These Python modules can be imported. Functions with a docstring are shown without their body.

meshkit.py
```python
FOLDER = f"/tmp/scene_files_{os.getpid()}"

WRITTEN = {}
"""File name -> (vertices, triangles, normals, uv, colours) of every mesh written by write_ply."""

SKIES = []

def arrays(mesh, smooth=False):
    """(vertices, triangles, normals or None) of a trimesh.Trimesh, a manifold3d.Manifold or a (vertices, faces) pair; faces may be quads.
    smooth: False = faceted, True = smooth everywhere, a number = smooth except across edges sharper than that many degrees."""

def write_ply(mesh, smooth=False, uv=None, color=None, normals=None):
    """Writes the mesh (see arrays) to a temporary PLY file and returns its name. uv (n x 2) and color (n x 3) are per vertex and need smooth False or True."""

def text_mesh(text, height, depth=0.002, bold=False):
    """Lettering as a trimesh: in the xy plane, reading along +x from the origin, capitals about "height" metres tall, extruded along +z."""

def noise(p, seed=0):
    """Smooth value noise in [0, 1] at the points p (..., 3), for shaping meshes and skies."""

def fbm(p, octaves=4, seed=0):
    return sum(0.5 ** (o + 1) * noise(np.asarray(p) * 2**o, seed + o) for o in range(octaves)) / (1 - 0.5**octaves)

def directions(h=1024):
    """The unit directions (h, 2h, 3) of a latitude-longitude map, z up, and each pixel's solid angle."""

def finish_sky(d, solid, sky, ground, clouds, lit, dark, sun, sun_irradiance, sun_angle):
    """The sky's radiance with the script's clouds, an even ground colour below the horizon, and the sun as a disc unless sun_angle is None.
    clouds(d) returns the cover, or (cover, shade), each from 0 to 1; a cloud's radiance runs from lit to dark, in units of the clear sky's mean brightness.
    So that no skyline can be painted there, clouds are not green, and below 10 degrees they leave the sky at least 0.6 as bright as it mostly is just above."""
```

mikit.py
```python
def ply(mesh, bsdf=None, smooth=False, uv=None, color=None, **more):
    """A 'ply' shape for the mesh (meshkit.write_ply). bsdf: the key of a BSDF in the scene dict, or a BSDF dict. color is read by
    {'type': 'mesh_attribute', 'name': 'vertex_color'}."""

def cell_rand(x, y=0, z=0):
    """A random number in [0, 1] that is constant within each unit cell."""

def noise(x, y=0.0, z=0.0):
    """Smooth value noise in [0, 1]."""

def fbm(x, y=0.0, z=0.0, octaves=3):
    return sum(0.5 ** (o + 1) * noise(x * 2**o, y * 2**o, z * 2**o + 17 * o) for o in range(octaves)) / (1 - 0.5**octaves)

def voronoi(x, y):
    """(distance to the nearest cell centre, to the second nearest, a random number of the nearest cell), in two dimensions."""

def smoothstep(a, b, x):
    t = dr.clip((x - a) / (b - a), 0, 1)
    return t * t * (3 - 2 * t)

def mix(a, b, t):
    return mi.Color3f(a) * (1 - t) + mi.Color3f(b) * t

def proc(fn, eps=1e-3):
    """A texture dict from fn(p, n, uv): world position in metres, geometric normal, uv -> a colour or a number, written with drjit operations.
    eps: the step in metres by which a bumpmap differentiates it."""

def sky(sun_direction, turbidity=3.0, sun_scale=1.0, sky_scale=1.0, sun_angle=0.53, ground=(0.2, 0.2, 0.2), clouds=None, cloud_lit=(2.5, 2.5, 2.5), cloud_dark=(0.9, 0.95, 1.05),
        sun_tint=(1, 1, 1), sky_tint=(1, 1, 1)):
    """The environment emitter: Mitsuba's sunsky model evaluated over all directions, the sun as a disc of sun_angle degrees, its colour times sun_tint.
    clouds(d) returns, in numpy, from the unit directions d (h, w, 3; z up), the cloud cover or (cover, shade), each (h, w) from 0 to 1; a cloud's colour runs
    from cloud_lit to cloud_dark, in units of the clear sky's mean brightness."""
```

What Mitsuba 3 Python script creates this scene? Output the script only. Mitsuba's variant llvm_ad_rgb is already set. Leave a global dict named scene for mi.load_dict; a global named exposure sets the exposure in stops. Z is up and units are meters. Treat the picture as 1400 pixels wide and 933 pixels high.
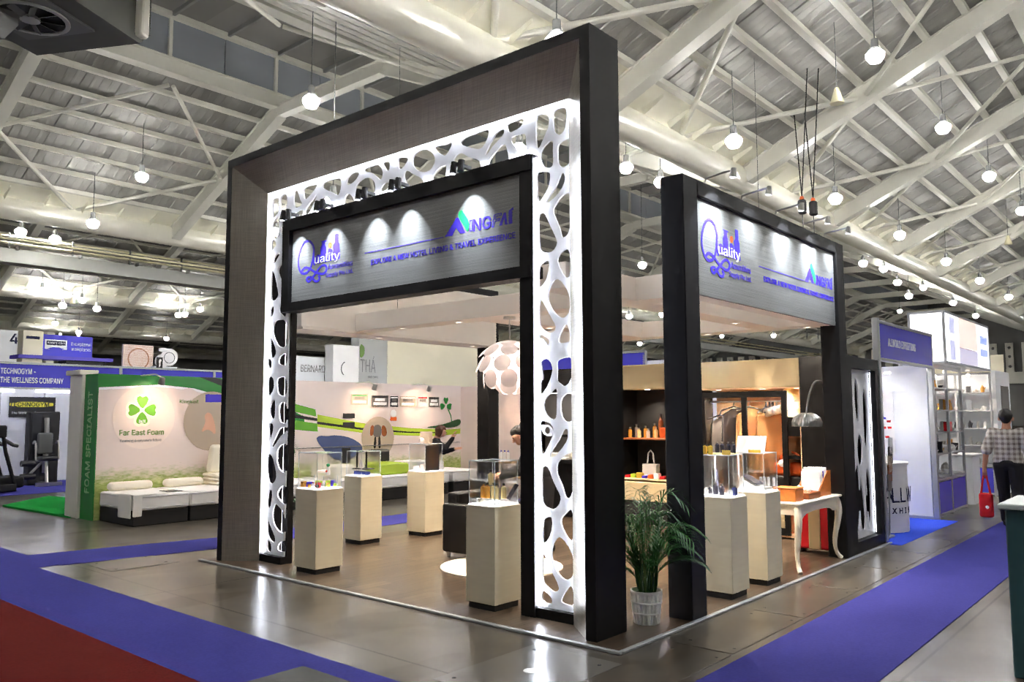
import math, random
import numpy as np, trimesh, mitsuba as mi, drjit as dr
import manifold3d as m3
from shapely.geometry import Polygon, LineString, Point, box as sbox
from shapely.ops import unary_union
from shapely import affinity
import mikit, meshkit
from mikit import noise, fbm, cell_rand, smoothstep, mix, proc
TF = mi.ScalarTransform4f
rng = random.Random(7)
scene, labels = {'type': 'scene'}, {}

# ---------------------------------------------------------------- camera, exposure, light levels
CAM = np.array([3.4594, -4.9546, 1.65])
RIGHT, UP, FWD = np.array([.75876764, .65135322, -.00326463]), np.array([.06103161, -.06610456, .99594444]), np.array([-.64849581, .75588965, .08991114])
scene['camera'] = {'type': 'perspective', 'fov': math.degrees(2 * math.atan(700 / 1110.9)), 'fov_axis': 'x', 'near_clip': .05, 'far_clip': 500.,
                   'to_world': TF().look_at(origin=CAM.tolist(), target=(CAM + FWD).tolist(), up=UP.tolist())}
exposure = 4.0         # stops; every light below is divided by 2**exposure, so the levels read as display levels
SC = 2.0 ** -exposure
HALL_LAMP = 200.0      # radiance of the hall's high-bay lamps
LED = 34.0             # light strips of the white lattice
DOWN = 15.0            # booth downlights (spot intensity)
PLINTH = 3.2           # glowing plinth tops

# ---------------------------------------------------------------- materials
def S(r, g, b):
    return [float(((c / 255 + .055) / 1.055) ** 2.4 if c > 10 else c / 255 / 12.92) for c in (r, g, b)]
def mat(key, rgb, rough=.5, metal=0., **more):
    base = rgb if isinstance(rgb, dict) else {'type': 'rgb', 'value': S(*rgb)}
    scene['mat_' + key] = {'type': 'twosided', 'bsdf': {'type': 'principled', 'base_color': base, 'roughness': rough, 'metallic': metal, **more}}
    return key
def P3(f): return proc(f)
def PLY(mesh, m=None, **k): return mikit.ply(mesh, 'mat_' + m if m else None, **k)
def concrete(p, n, uv):
    a = fbm(p.x * .55, p.y * .55, 3.1, octaves=4); b = fbm(p.x * 3.1, p.y * 3.1, 9.0, octaves=3)
    c = mix(S(62, 58, 51), S(86, 81, 72), smoothstep(.3, .7, a))
    c = c * (.82 + .36 * b)
    st = smoothstep(.62, .72, fbm(p.x * 1.7, p.y * .9, 21., octaves=3))
    c = mix(c, mi.Color3f(*S(58, 50, 40)), st * .45)
    j = dr.minimum(dr.abs(p.x - 6. * dr.round(p.x / 6.) - 1.9), dr.abs(p.y + 1.15 - 6. * dr.round((p.y + 1.15) / 6.)))
    return c * (1 - .45 * (1 - smoothstep(.006, .014, j)))
def concrete_rough(p, n, uv):
    return .13 + .2 * fbm(p.x * 1.3, p.y * 1.3, 5., octaves=3)
def booth_floor(p, n, uv):
    row = dr.floor(p.x / .18); off = cell_rand(row, 3, 1) * 1.2
    cell = cell_rand(row, dr.floor((p.y + off) / 1.2), 7)
    g = fbm(p.x * 42., p.y * 2.2, cell * 9, octaves=3)
    c = mix(S(60, 51, 42), S(86, 73, 60), cell * .45 + g * .5)
    fx = p.x / .18 - row
    return c * (1 - .3 * (1 - smoothstep(.0, .03, dr.minimum(fx, 1 - fx))))
def deck_c(p, n, uv):
    t = cell_rand(dr.floor(p.y / 1.2), dr.floor(p.x / 6.), 2)
    c = mix(S(126, 126, 121), S(150, 149, 143), t * .6 + .4 * fbm(p.x * .6, p.y * .6, 1., octaves=3))
    return c
def taupe_c(p, n, uv):
    g = fbm((p.x + p.y) * 5., p.y * 5., p.z * 130., octaves=2); h = fbm((p.x + p.y) * 160., 1., p.z * 5., octaves=2)
    return mix(S(112, 106, 94), S(150, 143, 130), .5 * g + .5 * h)
def brushed_c(p, n, uv):
    g = fbm((p.x + p.y) * 2.4, 2., p.z * 260., octaves=3)
    return mix(S(112, 114, 112), S(150, 152, 150), g)
def brushed_r(p, n, uv):
    return .3 + .16 * fbm((p.x + p.y) * 3., 4., p.z * 200., octaves=2)
def carpet(a, b):
    def f(p, n, uv):
        return mix(S(*a), S(*b), .6 * fbm(p.x * 90., p.y * 90., 2., octaves=2) + .4 * fbm(p.x * 1.2, p.y * 1.2, 8., octaves=3))
    return P3(f)
def wood(a, b, ax=0):
    def f(p, n, uv):
        u, v = (p.x + .3 * p.z, p.y) if ax == 0 else (p.z, p.x + p.y)
        return mix(S(*a), S(*b), fbm(u * 40., v * 5., p.z * 12., octaves=3))
    return P3(f)
def plaid(p, n, uv):
    u, v = (p.x + .25 * p.y) / .072, p.z / .072
    fu, fv = u - dr.floor(u), v - dr.floor(v)
    a = smoothstep(.45, .5, fu) * (1 - smoothstep(.92, .97, fu)); b = smoothstep(.45, .5, fv) * (1 - smoothstep(.92, .97, fv))
    return mix(S(196, 192, 186), S(124, 114, 108), .5 * a + .5 * b)
def grass_print(p, n, uv):
    # printed meadow along the foot of the display wall: flat print on the panel
    g = fbm(p.y * 14., p.z * 40., 3., octaves=4)
    t = smoothstep(.62, .95, p.z + .2 * g)
    return mix(mix(S(120, 150, 60), S(196, 200, 130), g), S(222, 208, 203), t)

mat('concrete', P3(concrete), P3(concrete_rough), specular=.6)
mat('concrete_patch', (84, 82, 77), .2, specular=.6)
mat('booth_floor', P3(booth_floor), .22, specular=.5)
mat('blue_carpet', carpet((50, 50, 116), (66, 66, 140)), .95, specular=.08)
mat('red_carpet', carpet((74, 22, 19), (96, 33, 29)), .95, specular=.08)
mat('green_carpet', carpet((8, 104, 36), (30, 136, 56)), .95, specular=.08)
mat('bright_blue_carpet', carpet((30, 60, 190), (50, 84, 214)), .95)
mat('deck', P3(deck_c), .6)
mat('steel_white', (214, 213, 202), .4)
mat('tube_white', (228, 226, 212), .3, specular=.5)
mat('gutter_white', (232, 230, 214), .55)
mat('clerestory', (142, 148, 154), .5)
mat('steel_grey', (150, 152, 148), .5)
mat('grey_dark', (84, 86, 84), .5)
mat('duct', (70, 72, 66), .6)
mat('far_wall', (112, 112, 108), .7)
mat('far_column', (212, 210, 198), .6)
mat('pipe_cream', (214, 208, 174), .45)
mat('black_panel', (13, 13, 14), .5, specular=.25)
mat('black_navy', (11, 12, 19), .5, specular=.25)
mat('black_matt', (18, 18, 18), .6)
mat('black_rubber', (26, 26, 28), .5)
mat('taupe', P3(taupe_c), .3, .3, specular=.6, clearcoat=1., clearcoat_gloss=.93)
mat('brushed', P3(brushed_c), P3(brushed_r), .35)
mat('lattice_white', (236, 238, 244), .35)
mat('white_gloss', (238, 238, 234), .3)
mat('white_matt', (236, 234, 228), .7)
mat('ceiling_white', (232, 224, 214), .75)
mat('cream', (206, 188, 148), .6)
mat('cream_pale', (226, 220, 196), .6)
mat('plinth', wood((200, 190, 164), (208, 199, 173), 1), .42)
mat('ink_blue', (62, 48, 190), .45)
mat('ink_violet', (84, 74, 180), .45)
mat('ink_green', (32, 160, 96), .45)
mat('ink_orange', (240, 96, 50), .45)
mat('ink_white', (240, 240, 244), .5)
mat('ink_black', (26, 26, 28), .5)
mat('ink_grey', (120, 120, 122), .5)
mat('aluminium', (178, 182, 186), .35, .6)
mat('chrome', (214, 214, 214), .12, 1.)
mat('chrome_soft', (196, 194, 190), .25, .9)
mat('panel_white', (232, 236, 240), .5)
mat('fascia_blue', (66, 64, 196), .35)
mat('clover_green', (98, 166, 50), .5)
mat('deep_green', (34, 122, 48), .5)
mat('ink_pale', (176, 196, 232), .5)
mat('aluminium_matt', (168, 170, 168), .6)
mat('pale_print', (230, 216, 208), .6)
mat('pale_leaf', (138, 184, 128), .5)
mat('lime', (172, 196, 58), .5)
mat('pink_white', (224, 208, 202), .6)
mat('grass_print', P3(grass_print), .6)
mat('mattress', (232, 230, 226), .85)
mat('mattress_side', (206, 206, 206), .8)
mat('cream_fabric', (240, 234, 216), .85)
mat('skin', (214, 168, 142), .5)
mat('skin_tan', (184, 132, 104), .5)
mat('hair_brown', (96, 58, 40), .5)
mat('hair_black', (22, 20, 20), .45)
mat('cloth_black', (22, 22, 26), .8)
mat('cloth_navy', (26, 30, 60), .8)
mat('cloth_plaid', P3(plaid), .85)
mat('red_bag', (200, 24, 34), .6)
mat('leaf', {'type': 'rgb', 'value': S(44, 92, 40)}, .45)
mat('leaf_dark', {'type': 'rgb', 'value': S(30, 70, 34)}, .45)
mat('leaf_stem', (96, 128, 62), .5)
mat('soil', (40, 32, 26), .9)
mat('petal', (236, 226, 220), .5)
scene['mat_petal_shell'] = {'type': 'principledthin', 'base_color': {'type': 'rgb', 'value': S(232, 224, 222)}, 'roughness': .4, 'diff_trans': .28}
mat('tan_coat', (176, 132, 84), .8)
mat('dark_coat', (52, 50, 54), .8)
mat('grey_coat', (110, 104, 100), .8)
mat('closet_warm', (240, 206, 168), .7)
mat('wood_orange', wood((176, 92, 36), (206, 122, 56)), .45)
mat('wood_dark', wood((120, 62, 30), (150, 84, 40)), .45)
mat('orange_leather', (206, 92, 34), .5)
mat('table_cream', (238, 230, 208), .35)
mat('suitcase_red', (196, 22, 34), .35)
mat('suitcase_tan', (190, 168, 130), .5)
mat('leather_black', (20, 19, 19), .38, specular=.5)
mat('rug_cream', (226, 218, 204), .9)
mat('teal', (46, 80, 84), .5)
mat('counter_grey', (182, 190, 188), .4)
mat('tube_bottle', (206, 170, 60), .4)
mat('bottle_amber', (196, 140, 56), .25, specular=.6)
mat('bottle_cream', (222, 206, 150), .35)
mat('bottle_dark', (44, 44, 58), .3)
mat('bottle_blue', (44, 56, 120), .3)
mat('card_white', (238, 238, 238), .5)
mat('photo_grey', (104, 100, 96), .5)
mat('photo_blue', (70, 84, 128), .5)
mat('photo_tan', (178, 162, 144), .5)
mat('screen_dark', (34, 36, 40), .3)
mat('yellow', (218, 206, 60), .5)
mat('wood_chair', (196, 152, 100), .5)
mat('grey_nook', (132, 128, 122), .6)
scene['mat_acrylic'] = {'type': 'thindielectric', 'int_ior': 1.35}
scene['mat_glass_pane'] = {'type': 'thindielectric', 'int_ior': 1.22}
mat('acrylic_edge', (210, 222, 228), .15, specular=.8)

# ---------------------------------------------------------------- helpers
used = {}
def numbered(k):
    n = used.get(k, 0); used[k] = n + 1
    return k if n == 0 else f'{k}_{n:03d}'
def thing(name, label, cat, group=None):
    k = numbered(name); labels[k] = {'label': label, 'category': cat}
    if group: labels[k]['group'] = group
    return k
def struct(name, label=None):
    k = numbered(name); labels[k] = {'kind': 'structure'}
    if label: labels[k]['label'] = label
    return k
def part(parent, name, mesh, m, smooth=False, label=None, kind=None, **more):
    k = numbered(f'{parent}__{name}')
    scene[k] = mesh if isinstance(mesh, dict) else PLY(mesh, m, smooth=smooth, **more)
    if label or kind:
        labels[k] = {}
        if label: labels[k]['label'] = label
        if kind: labels[k]['kind'] = kind
    return k
def single(name, label, cat, mesh, m, smooth=False, group=None, **more):
    k = thing(name, label, cat, group); scene[k] = PLY(mesh, m, smooth=smooth, **more); return k
def at(d, M): return {**d, 'to_world': M}
def cat(*ms):
    ms = [m for m in (ms[0] if len(ms) == 1 and isinstance(ms[0], list) else ms)]
    return trimesh.util.concatenate(ms)
def bx(x0, x1, y0, y1, z0, z1):
    m = trimesh.creation.box((abs(x1 - x0), abs(y1 - y0), abs(z1 - z0))); m.apply_translation(((x0 + x1) / 2, (y0 + y1) / 2, (z0 + z1) / 2)); return m
def rbx(x0, x1, y0, y1, z0, z1, r=.02, n=8):
    ss = [m3.Manifold.sphere(r, n).translate((x, y, z)) for x in (x0 + r, x1 - r) for y in (y0 + r, y1 - r) for z in (z0 + r, z1 - r)]
    return tm(m3.Manifold.batch_hull(ss))
def cbx(x0, x1, y0, y1, z0, z1, c=.008):
    pts = []
    for sx, x in ((1, x0), (-1, x1)):
        for sy, y in ((1, y0), (-1, y1)):
            for sz, z in ((1, z0), (-1, z1)):
                pts += [(x, y + sy * c, z + sz * c), (x + sx * c, y, z + sz * c), (x + sx * c, y + sy * c, z)]
    return trimesh.Trimesh(np.array(pts)).convex_hull
def tm(man):
    g = man.to_mesh(); return trimesh.Trimesh(np.array(g.vert_properties[:, :3]), np.array(g.tri_verts), process=False)
def cyl(p0, p1, r, n=12, r1=None):
    p0, p1 = np.array(p0, float), np.array(p1, float); L = np.linalg.norm(p1 - p0)
    if r1 is None: m = trimesh.creation.cylinder(r, L, sections=n); m.apply_translation((0, 0, L / 2))
    else: m = trimesh.creation.revolve([(0, 0), (r, 0), (r1, L), (0, L)], sections=n)
    m.apply_transform(trimesh.geometry.align_vectors((0, 0, 1), (p1 - p0) / L)); m.apply_translation(p0); return m
def lathe(prof, c=(0, 0, 0), n=24):
    m = trimesh.creation.revolve(prof, sections=n); m.apply_translation(c); return m
def ball(c, r, sub=2, s=(1, 1, 1)):
    m = trimesh.creation.icosphere(sub, r); m.apply_scale(s); m.apply_translation(c); return m
def tube(pts, r, n=8, closed=False):
    pts = np.array(pts, float); k = len(pts); rr = np.broadcast_to(r, (k,))
    t = np.gradient(pts, axis=0); t /= np.linalg.norm(t, axis=1, keepdims=True) + 1e-12
    ref = np.array([0, 0, 1.]) if abs(t[:, 2]).mean() < .8 else np.array([1., 0, 0])
    V = []
    for i in range(k):
        a = np.cross(t[i], ref); a /= np.linalg.norm(a) + 1e-12; b = np.cross(t[i], a)
        V += [pts[i] + rr[i] * (math.cos(q) * a + math.sin(q) * b) for q in np.arange(n) * 2 * np.pi / n]
    V += [pts[0], pts[-1]]; F = []
    for i in range(k - 1):
        for j in range(n):
            a, b, c, d = i * n + j, i * n + (j + 1) % n, (i + 1) * n + (j + 1) % n, (i + 1) * n + j
            F += [(a, c, b), (a, d, c)]
    for j in range(n): F += [(k * n, j, (j + 1) % n), (k * n + 1, (k - 1) * n + (j + 1) % n, (k - 1) * n + j)]
    return trimesh.Trimesh(np.array(V), np.array(F), process=False)
def spline(pts, n=40):
    from scipy.interpolate import CubicSpline
    pts = np.array(pts, float); d = np.r_[0, np.cumsum(np.linalg.norm(np.diff(pts, axis=0), axis=1))]
    return CubicSpline(d, pts)(np.linspace(0, d[-1], n))
def ext(poly, h):
    g = getattr(poly, 'geoms', [poly])
    return cat([trimesh.creation.extrude_polygon(p, h, engine='earcut') for p in g if p.area > 1e-7])
def frame_m(o, x, y):
    x, y = np.array(x, float), np.array(y, float); z = np.cross(x, y); M = np.eye(4); M[:3, 0], M[:3, 1], M[:3, 2], M[:3, 3] = x, y, z, o; return M
AX = {'front': ((1, 0, 0), (0, 0, 1)), 'right': ((0, 1, 0), (0, 0, 1)), 'up': ((1, 0, 0), (0, 1, 0)), 'back': ((-1, 0, 0), (0, 0, 1))}
def onto(m, o, face): m = m.copy(); m.apply_transform(frame_m(o, *AX[face])); return m
_tx = {}
def text(t, h, o, face, width=None, bold=False, depth=.004):
    if (t, bold) not in _tx: _tx[(t, bold)] = meshkit.text_mesh(t, 1., 1., bold)
    m = _tx[(t, bold)].copy(); b = m.bounds; m.apply_translation((-b[0][0], 0, 0)); w = b[1][0] - b[0][0]
    m.apply_scale((width / w if width else h, h, depth)); return onto(m, o, face) if isinstance(face, str) else (m.apply_transform(frame_m(o, *face)), m)[1]
def chaikin(p, n=2):
    p = np.array(p, float)
    for _ in range(n):
        q = np.roll(p, -1, 0); p = np.stack([.75 * p + .25 * q, .25 * p + .75 * q], 1).reshape(-1, 2)
    return p
def area_light(rgb, k, w=1.): return {'type': 'area', 'radiance': {'type': 'rgb', 'value': [float(c * k * SC) for c in rgb]}, 'sampling_weight': float(w)}
def glow(parent, name, mesh, rgb, k, w=1., label=None):
    return part(parent, name, PLY(mesh, 'white_matt', emitter=area_light(rgb, k, w)), None, label=label)
def spot(key, o, t, k, rgb=(1, 1, 1), cut=40, beam=20, w=1.):
    up = [0, 1, 0] if abs(np.array(t) - np.array(o))[:2].max() < 1e-3 else [0, 0, 1]
    scene[numbered(key)] = {'type': 'spot', 'to_world': TF().look_at(origin=list(map(float, o)), target=list(map(float, t)), up=up), 'intensity': {'type': 'rgb', 'value': [float(c * k * SC) for c in rgb]}, 'cutoff_angle': float(cut), 'beam_width': float(beam), 'sampling_weight': float(w)}
PEACH, WARM, COOL, NEUT = (1., .70, .48), (1., .82, .64), (.86, .91, 1.), (1., .97, .95)
# ---------------------------------------------------------------- hall: floor, carpets
fl = struct('floor')
part(fl, 'slab', bx(-115, 26, -26, 114, -.3, 0), 'concrete', label='polished grey brown concrete')
def flat(poly, z0, z1): m = ext(poly, z1 - z0); m.apply_translation((0, 0, z0)); return m
for i in range(7):                                    # trench covers along the stand's right side and at its corner
    y = -.9 + i * 1.3
    pl = part(fl, 'cover_plate', cbx(.42, .86, y, y + 1.27, 0, .004, .002), 'concrete', label='steel-edged service trench cover')
    for sy in (.12, 1.15):
        for x in (.47, .81): part(pl, 'bolt', cyl((x, y + sy, .003), (x, y + sy, .006), .012, 8), 'black_matt')
pl = part(fl, 'cover_plate', cbx(-.34, .4, -1.3, -.28, 0, .004, .002), 'concrete_patch')
for x, y in ((-.25, -1.2), (.3, -1.2), (-.25, -.4), (.3, -.4)): part(pl, 'bolt', cyl((x, y, .003), (x, y, .006), .014, 8), 'black_matt')
part(pl, 'lifting_ring', cyl((.03, -.78, .003), (.03, -.78, .006), .05, 16), 'chrome_soft')
pl = part(fl, 'cover_plate', cbx(-6.2, -5.5, -1.05, -.3, 0, .004, .002), 'concrete_patch')
for x, y in ((-6.1, -.95), (-5.6, -.95), (-6.1, -.4), (-5.6, -.4)): part(pl, 'bolt', cyl((x, y, .003), (x, y, .006), .014, 8), 'black_matt')
single('front_carpet', 'wide royal blue aisle carpet crossing in front of the stand beside the red carpet', 'carpet', flat(Polygon([(-15.6, -2.27), (2.4, -2.27), (2.4, -1.47), (-6.35, -1.47), (-6.35, -1.25), (-8.22, -1.25), (-15.6, -1.25)]), 0, .006), 'blue_carpet')
single('side_carpet', 'royal blue carpet runner along the right aisle towards the walking man', 'carpet', flat(sbox(.94, -1.47, 1.8, 30), 0, .006), 'blue_carpet')
single('cross_carpet', 'blue carpet strip running past the bed stand behind the tall portal', 'carpet', flat(Polygon([(-7.3, -1.25), (-6.3, -1.25), (-6.0, .45), (-6.0, 8.8), (-6.9, 8.8), (-6.85, .9)]), 0, .006), 'blue_carpet')
single('red_carpet', 'dark red carpet in the bottom left corner', 'carpet', flat(Polygon([(-12, -2.27), (2.4, -2.27), (2.4, -6), (-12, -6)]), 0, .006), 'red_carpet')
single('green_carpet', 'bright green carpet mat left of the bed stand', 'carpet', flat(Polygon([(-13.4, .4), (-10.6, .5), (-11.1, .5), (-11.1, 1.3), (-13.2, 1.9), (-14.6, 1.6)]), 0, .03), 'green_carpet')
single('gym_carpet', 'blue carpet under the gym machines', 'carpet', flat(sbox(-19, -4, -15.6, 9), 0, .008), 'blue_carpet')
single('booth_carpet', 'bright blue carpet inside the white exhibition booth on the right', 'carpet', flat(sbox(-2.6, 6.05, .42, 9), 0, .008), 'bright_blue_carpet')

# ---------------------------------------------------------------- hall: roof
T0, BAY = -8.9, 23.9
def roofz(x):
    o = (x - T0) % BAY
    return 16.15 if 8.6 < o < 15.3 else 10.35 + .45 * min(o, BAY - o)
ce = struct('ceiling')
Y0, Y1 = -24, 112
RY = [12.95 + 8.75 * k for k in range(-3, 12)]
MY = [y + 4.4 for y in RY]
def corrugated():
    # local x = along the slope (0..1), y = across; ribs every .3 m, a high seam rib every 1.2 m
    ys, zs = [], []
    y = Y0; i = 0
    while y < Y1:
        h = .04 if i % 4 == 0 else .014
        ys += [y, y + .18, y + .205, y + .275]; zs += [0, 0, -h, -h]; y += .3; i += 1
    n = len(ys); ys, zs = np.array(ys), np.array(zs)
    V = np.r_[np.c_[np.zeros(n), ys, zs], np.c_[np.ones(n), ys, zs], np.c_[np.zeros(n), ys, zs + .02], np.c_[np.ones(n), ys, zs + .02]]
    a = np.arange(n - 1); F = []
    for o, s in ((0, 1), (2 * n, -1)):
        q = np.stack([a + o, a + 1 + o, a + 1 + n + o, a + n + o], 1); F += [q if s > 0 else q[:, ::-1]]
    q = np.vstack(F); return trimesh.Trimesh(V, np.vstack([q[:, [0, 1, 2]], q[:, [0, 2, 3]]]), process=False)
DECK = corrugated()
def slope_m(xt, side, off0, z0):                     # local x runs up the slope from the tube
    M = np.eye(4); L = 8.6 - off0; c = math.hypot(1, .45)
    M[:3, 0] = (side * L, 0, .45 * L); M[:3, 3] = (xt + side * off0, 0, 10.35 + .45 * off0 + z0); return M
def ibeam(L, w, h, t=.05): return cat(bx(0, L, -w / 2, w / 2, -t, 0), bx(0, L, -w / 2, w / 2, -h, -h + t), bx(0, L, -w * .36, w * .36, -h + t, -t))
TH = math.degrees(math.atan(.45)); RL = 8.3 * math.hypot(1, .45)
raf = PLY(ibeam(RL, .42, .62), 'steel_white')
tie = PLY(ibeam(6.7, .36, .5), 'steel_white')
def link(a, b, r): return PLY(cyl(a, b, r, 10), 'steel_white', smooth=40)
gus_mesh = trimesh.creation.extrude_polygon(Polygon([(.12, .28), (.85, .52), (.85, .42), (.2, .06)]), .022)
gus_mesh.apply_transform(trimesh.transformations.rotation_matrix(math.pi / 2, (1, 0, 0)))
gus = PLY(gus_mesh, 'gutter_white')
pur = PLY(bx(-.1, .1, Y0, Y1, -.16, 0), 'steel_white')
span = {}
for k in range(-4, 2):
    xt = T0 + BAY * k
    if k < 1 or True:
        part(ce, 'valley_tube', cyl((xt, Y0, 10), (xt, Y1, 10), .47, 28), 'tube_white', smooth=40, label='thick round white steel tube' if k == 0 else None)
    for side in (1, -1):
        if (k == -4 and side == -1) or (k == 1 and side == 1): continue
        d = DECK.copy(); d.apply_transform(slope_m(xt, side, 1.25, 0)); part(ce, 'deck', d, 'deck', label='ribbed grey metal roof sheet' if (k, side) == (0, 1) else None)
        g = bx(0, 1, Y0, Y1, 0, .03); g.apply_transform(slope_m(xt, side, .2, -.12) @ np.diag([1.1 / 8.4, 1, 1, 1])); part(ce, 'gutter_panel', g, 'gutter_white')
        for j, off in enumerate((1.32, 2.35, 3.4, 4.4, 5.4, 6.4, 7.5)):
            part(ce, 'purlin', at(pur, TF().translate([xt + side * off, 0, 10.35 + .45 * off - .05])), None)
        far = []
        for y in np.arange(Y0 + .7, Y1, 1.46):
            M = TF().translate([xt, y, 9.98]) @ TF().scale([side, 1, 1]) @ TF().translate([.34, 0, .12])
            if k in (0, -1) and 0 < y < 52: part(ce, 'gusset', at(gus, M), None)
            else: m = gus_mesh.copy(); m.apply_transform(np.array(M.matrix)); far.append(m)
        part(ce, 'far_gusset', cat(far), 'gutter_white', kind='stuff')
        ys = [y for y in RY if (2 if side * (k == 0) == 1 else 1) and y > (-5 if k > -2 else 8)]
        for y in ys:
            M = TF().translate([xt, y, 10.05]) @ TF().scale([side, 1, 1]) @ TF().rotate([0, 1, 0], -TH) @ TF().translate([.35, 0, .1])
            part(ce, 'rafter', at(raf, M), None)
            if k > -3:
                for s in (1, -1):
                    part(ce, 'brace', link((xt + side * .2, y + 4.38, 10.3), (xt + side * 4.3, y + 4.38 - s * 4.2, 11.75), .085), None)
                    part(ce, 'upper_brace', link((xt + side * 4.6, y + s * .2, 11.8), (xt + side * 8.5, y + s * 4.3, 13.5), .075), None)
    if k == 1: continue
    xa, xb = xt + 8.6, xt + 15.3                      # raised lantern between the two slopes
    for y in [y for y in RY if y > -5]: part(ce, 'tie_beam', at(tie, TF().translate([xa, y, 14.0])), None)
    for x, s in ((xa, 1), (xb, -1)):
        part(ce, 'eaves_beam', cat(bx(x - .12, x + .12, Y0, Y1, 13.9, 14.4), bx(x - .24, x + .24, Y0, Y1, 13.86, 13.92), bx(x - .24, x + .24, Y0, Y1, 14.38, 14.44)), 'steel_white')
        part(ce, 'top_rail', bx(x - .15, x + .15, Y0, Y1, 15.95, 16.15), 'steel_white')
        if k == -1:
            for i, y in enumerate(np.arange(-9.0, 66, 2.18)):
                part(ce, 'clerestory_panel', bx(x - .03 - s * .1, x + .03 - s * .1, y + .02, y + 2.16, 14.42, 15.97), 'clerestory')
                if i % 2 == 0: part(ce, 'mullion', bx(x - .06, x + .06, y - .06, y + .06, 14.42, 15.97), 'steel_white')
            for ya, yb in ((Y0, -9.0), (67.3, Y1)): part(ce, 'clerestory_panel', bx(x - .03 - s * .1, x + .03 - s * .1, ya, yb, 14.42, 15.97), 'clerestory')
        else: part(ce, 'clerestory_panel', bx(x - .03 - s * .1, x + .03 - s * .1, Y0, Y1, 14.42, 15.97), 'clerestory')
    part(ce, 'lantern_roof', bx(xa - .2, xb + .2, Y0, Y1, 16.15, 16.25), 'deck')
    if k in (-1, 0):
        for y in np.arange(-6.8, 45, 2.18): part(ce, 'soffit_batten', bx(xa, xb, y - .05, y + .05, 16.0, 16.15), 'steel_grey')
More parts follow.
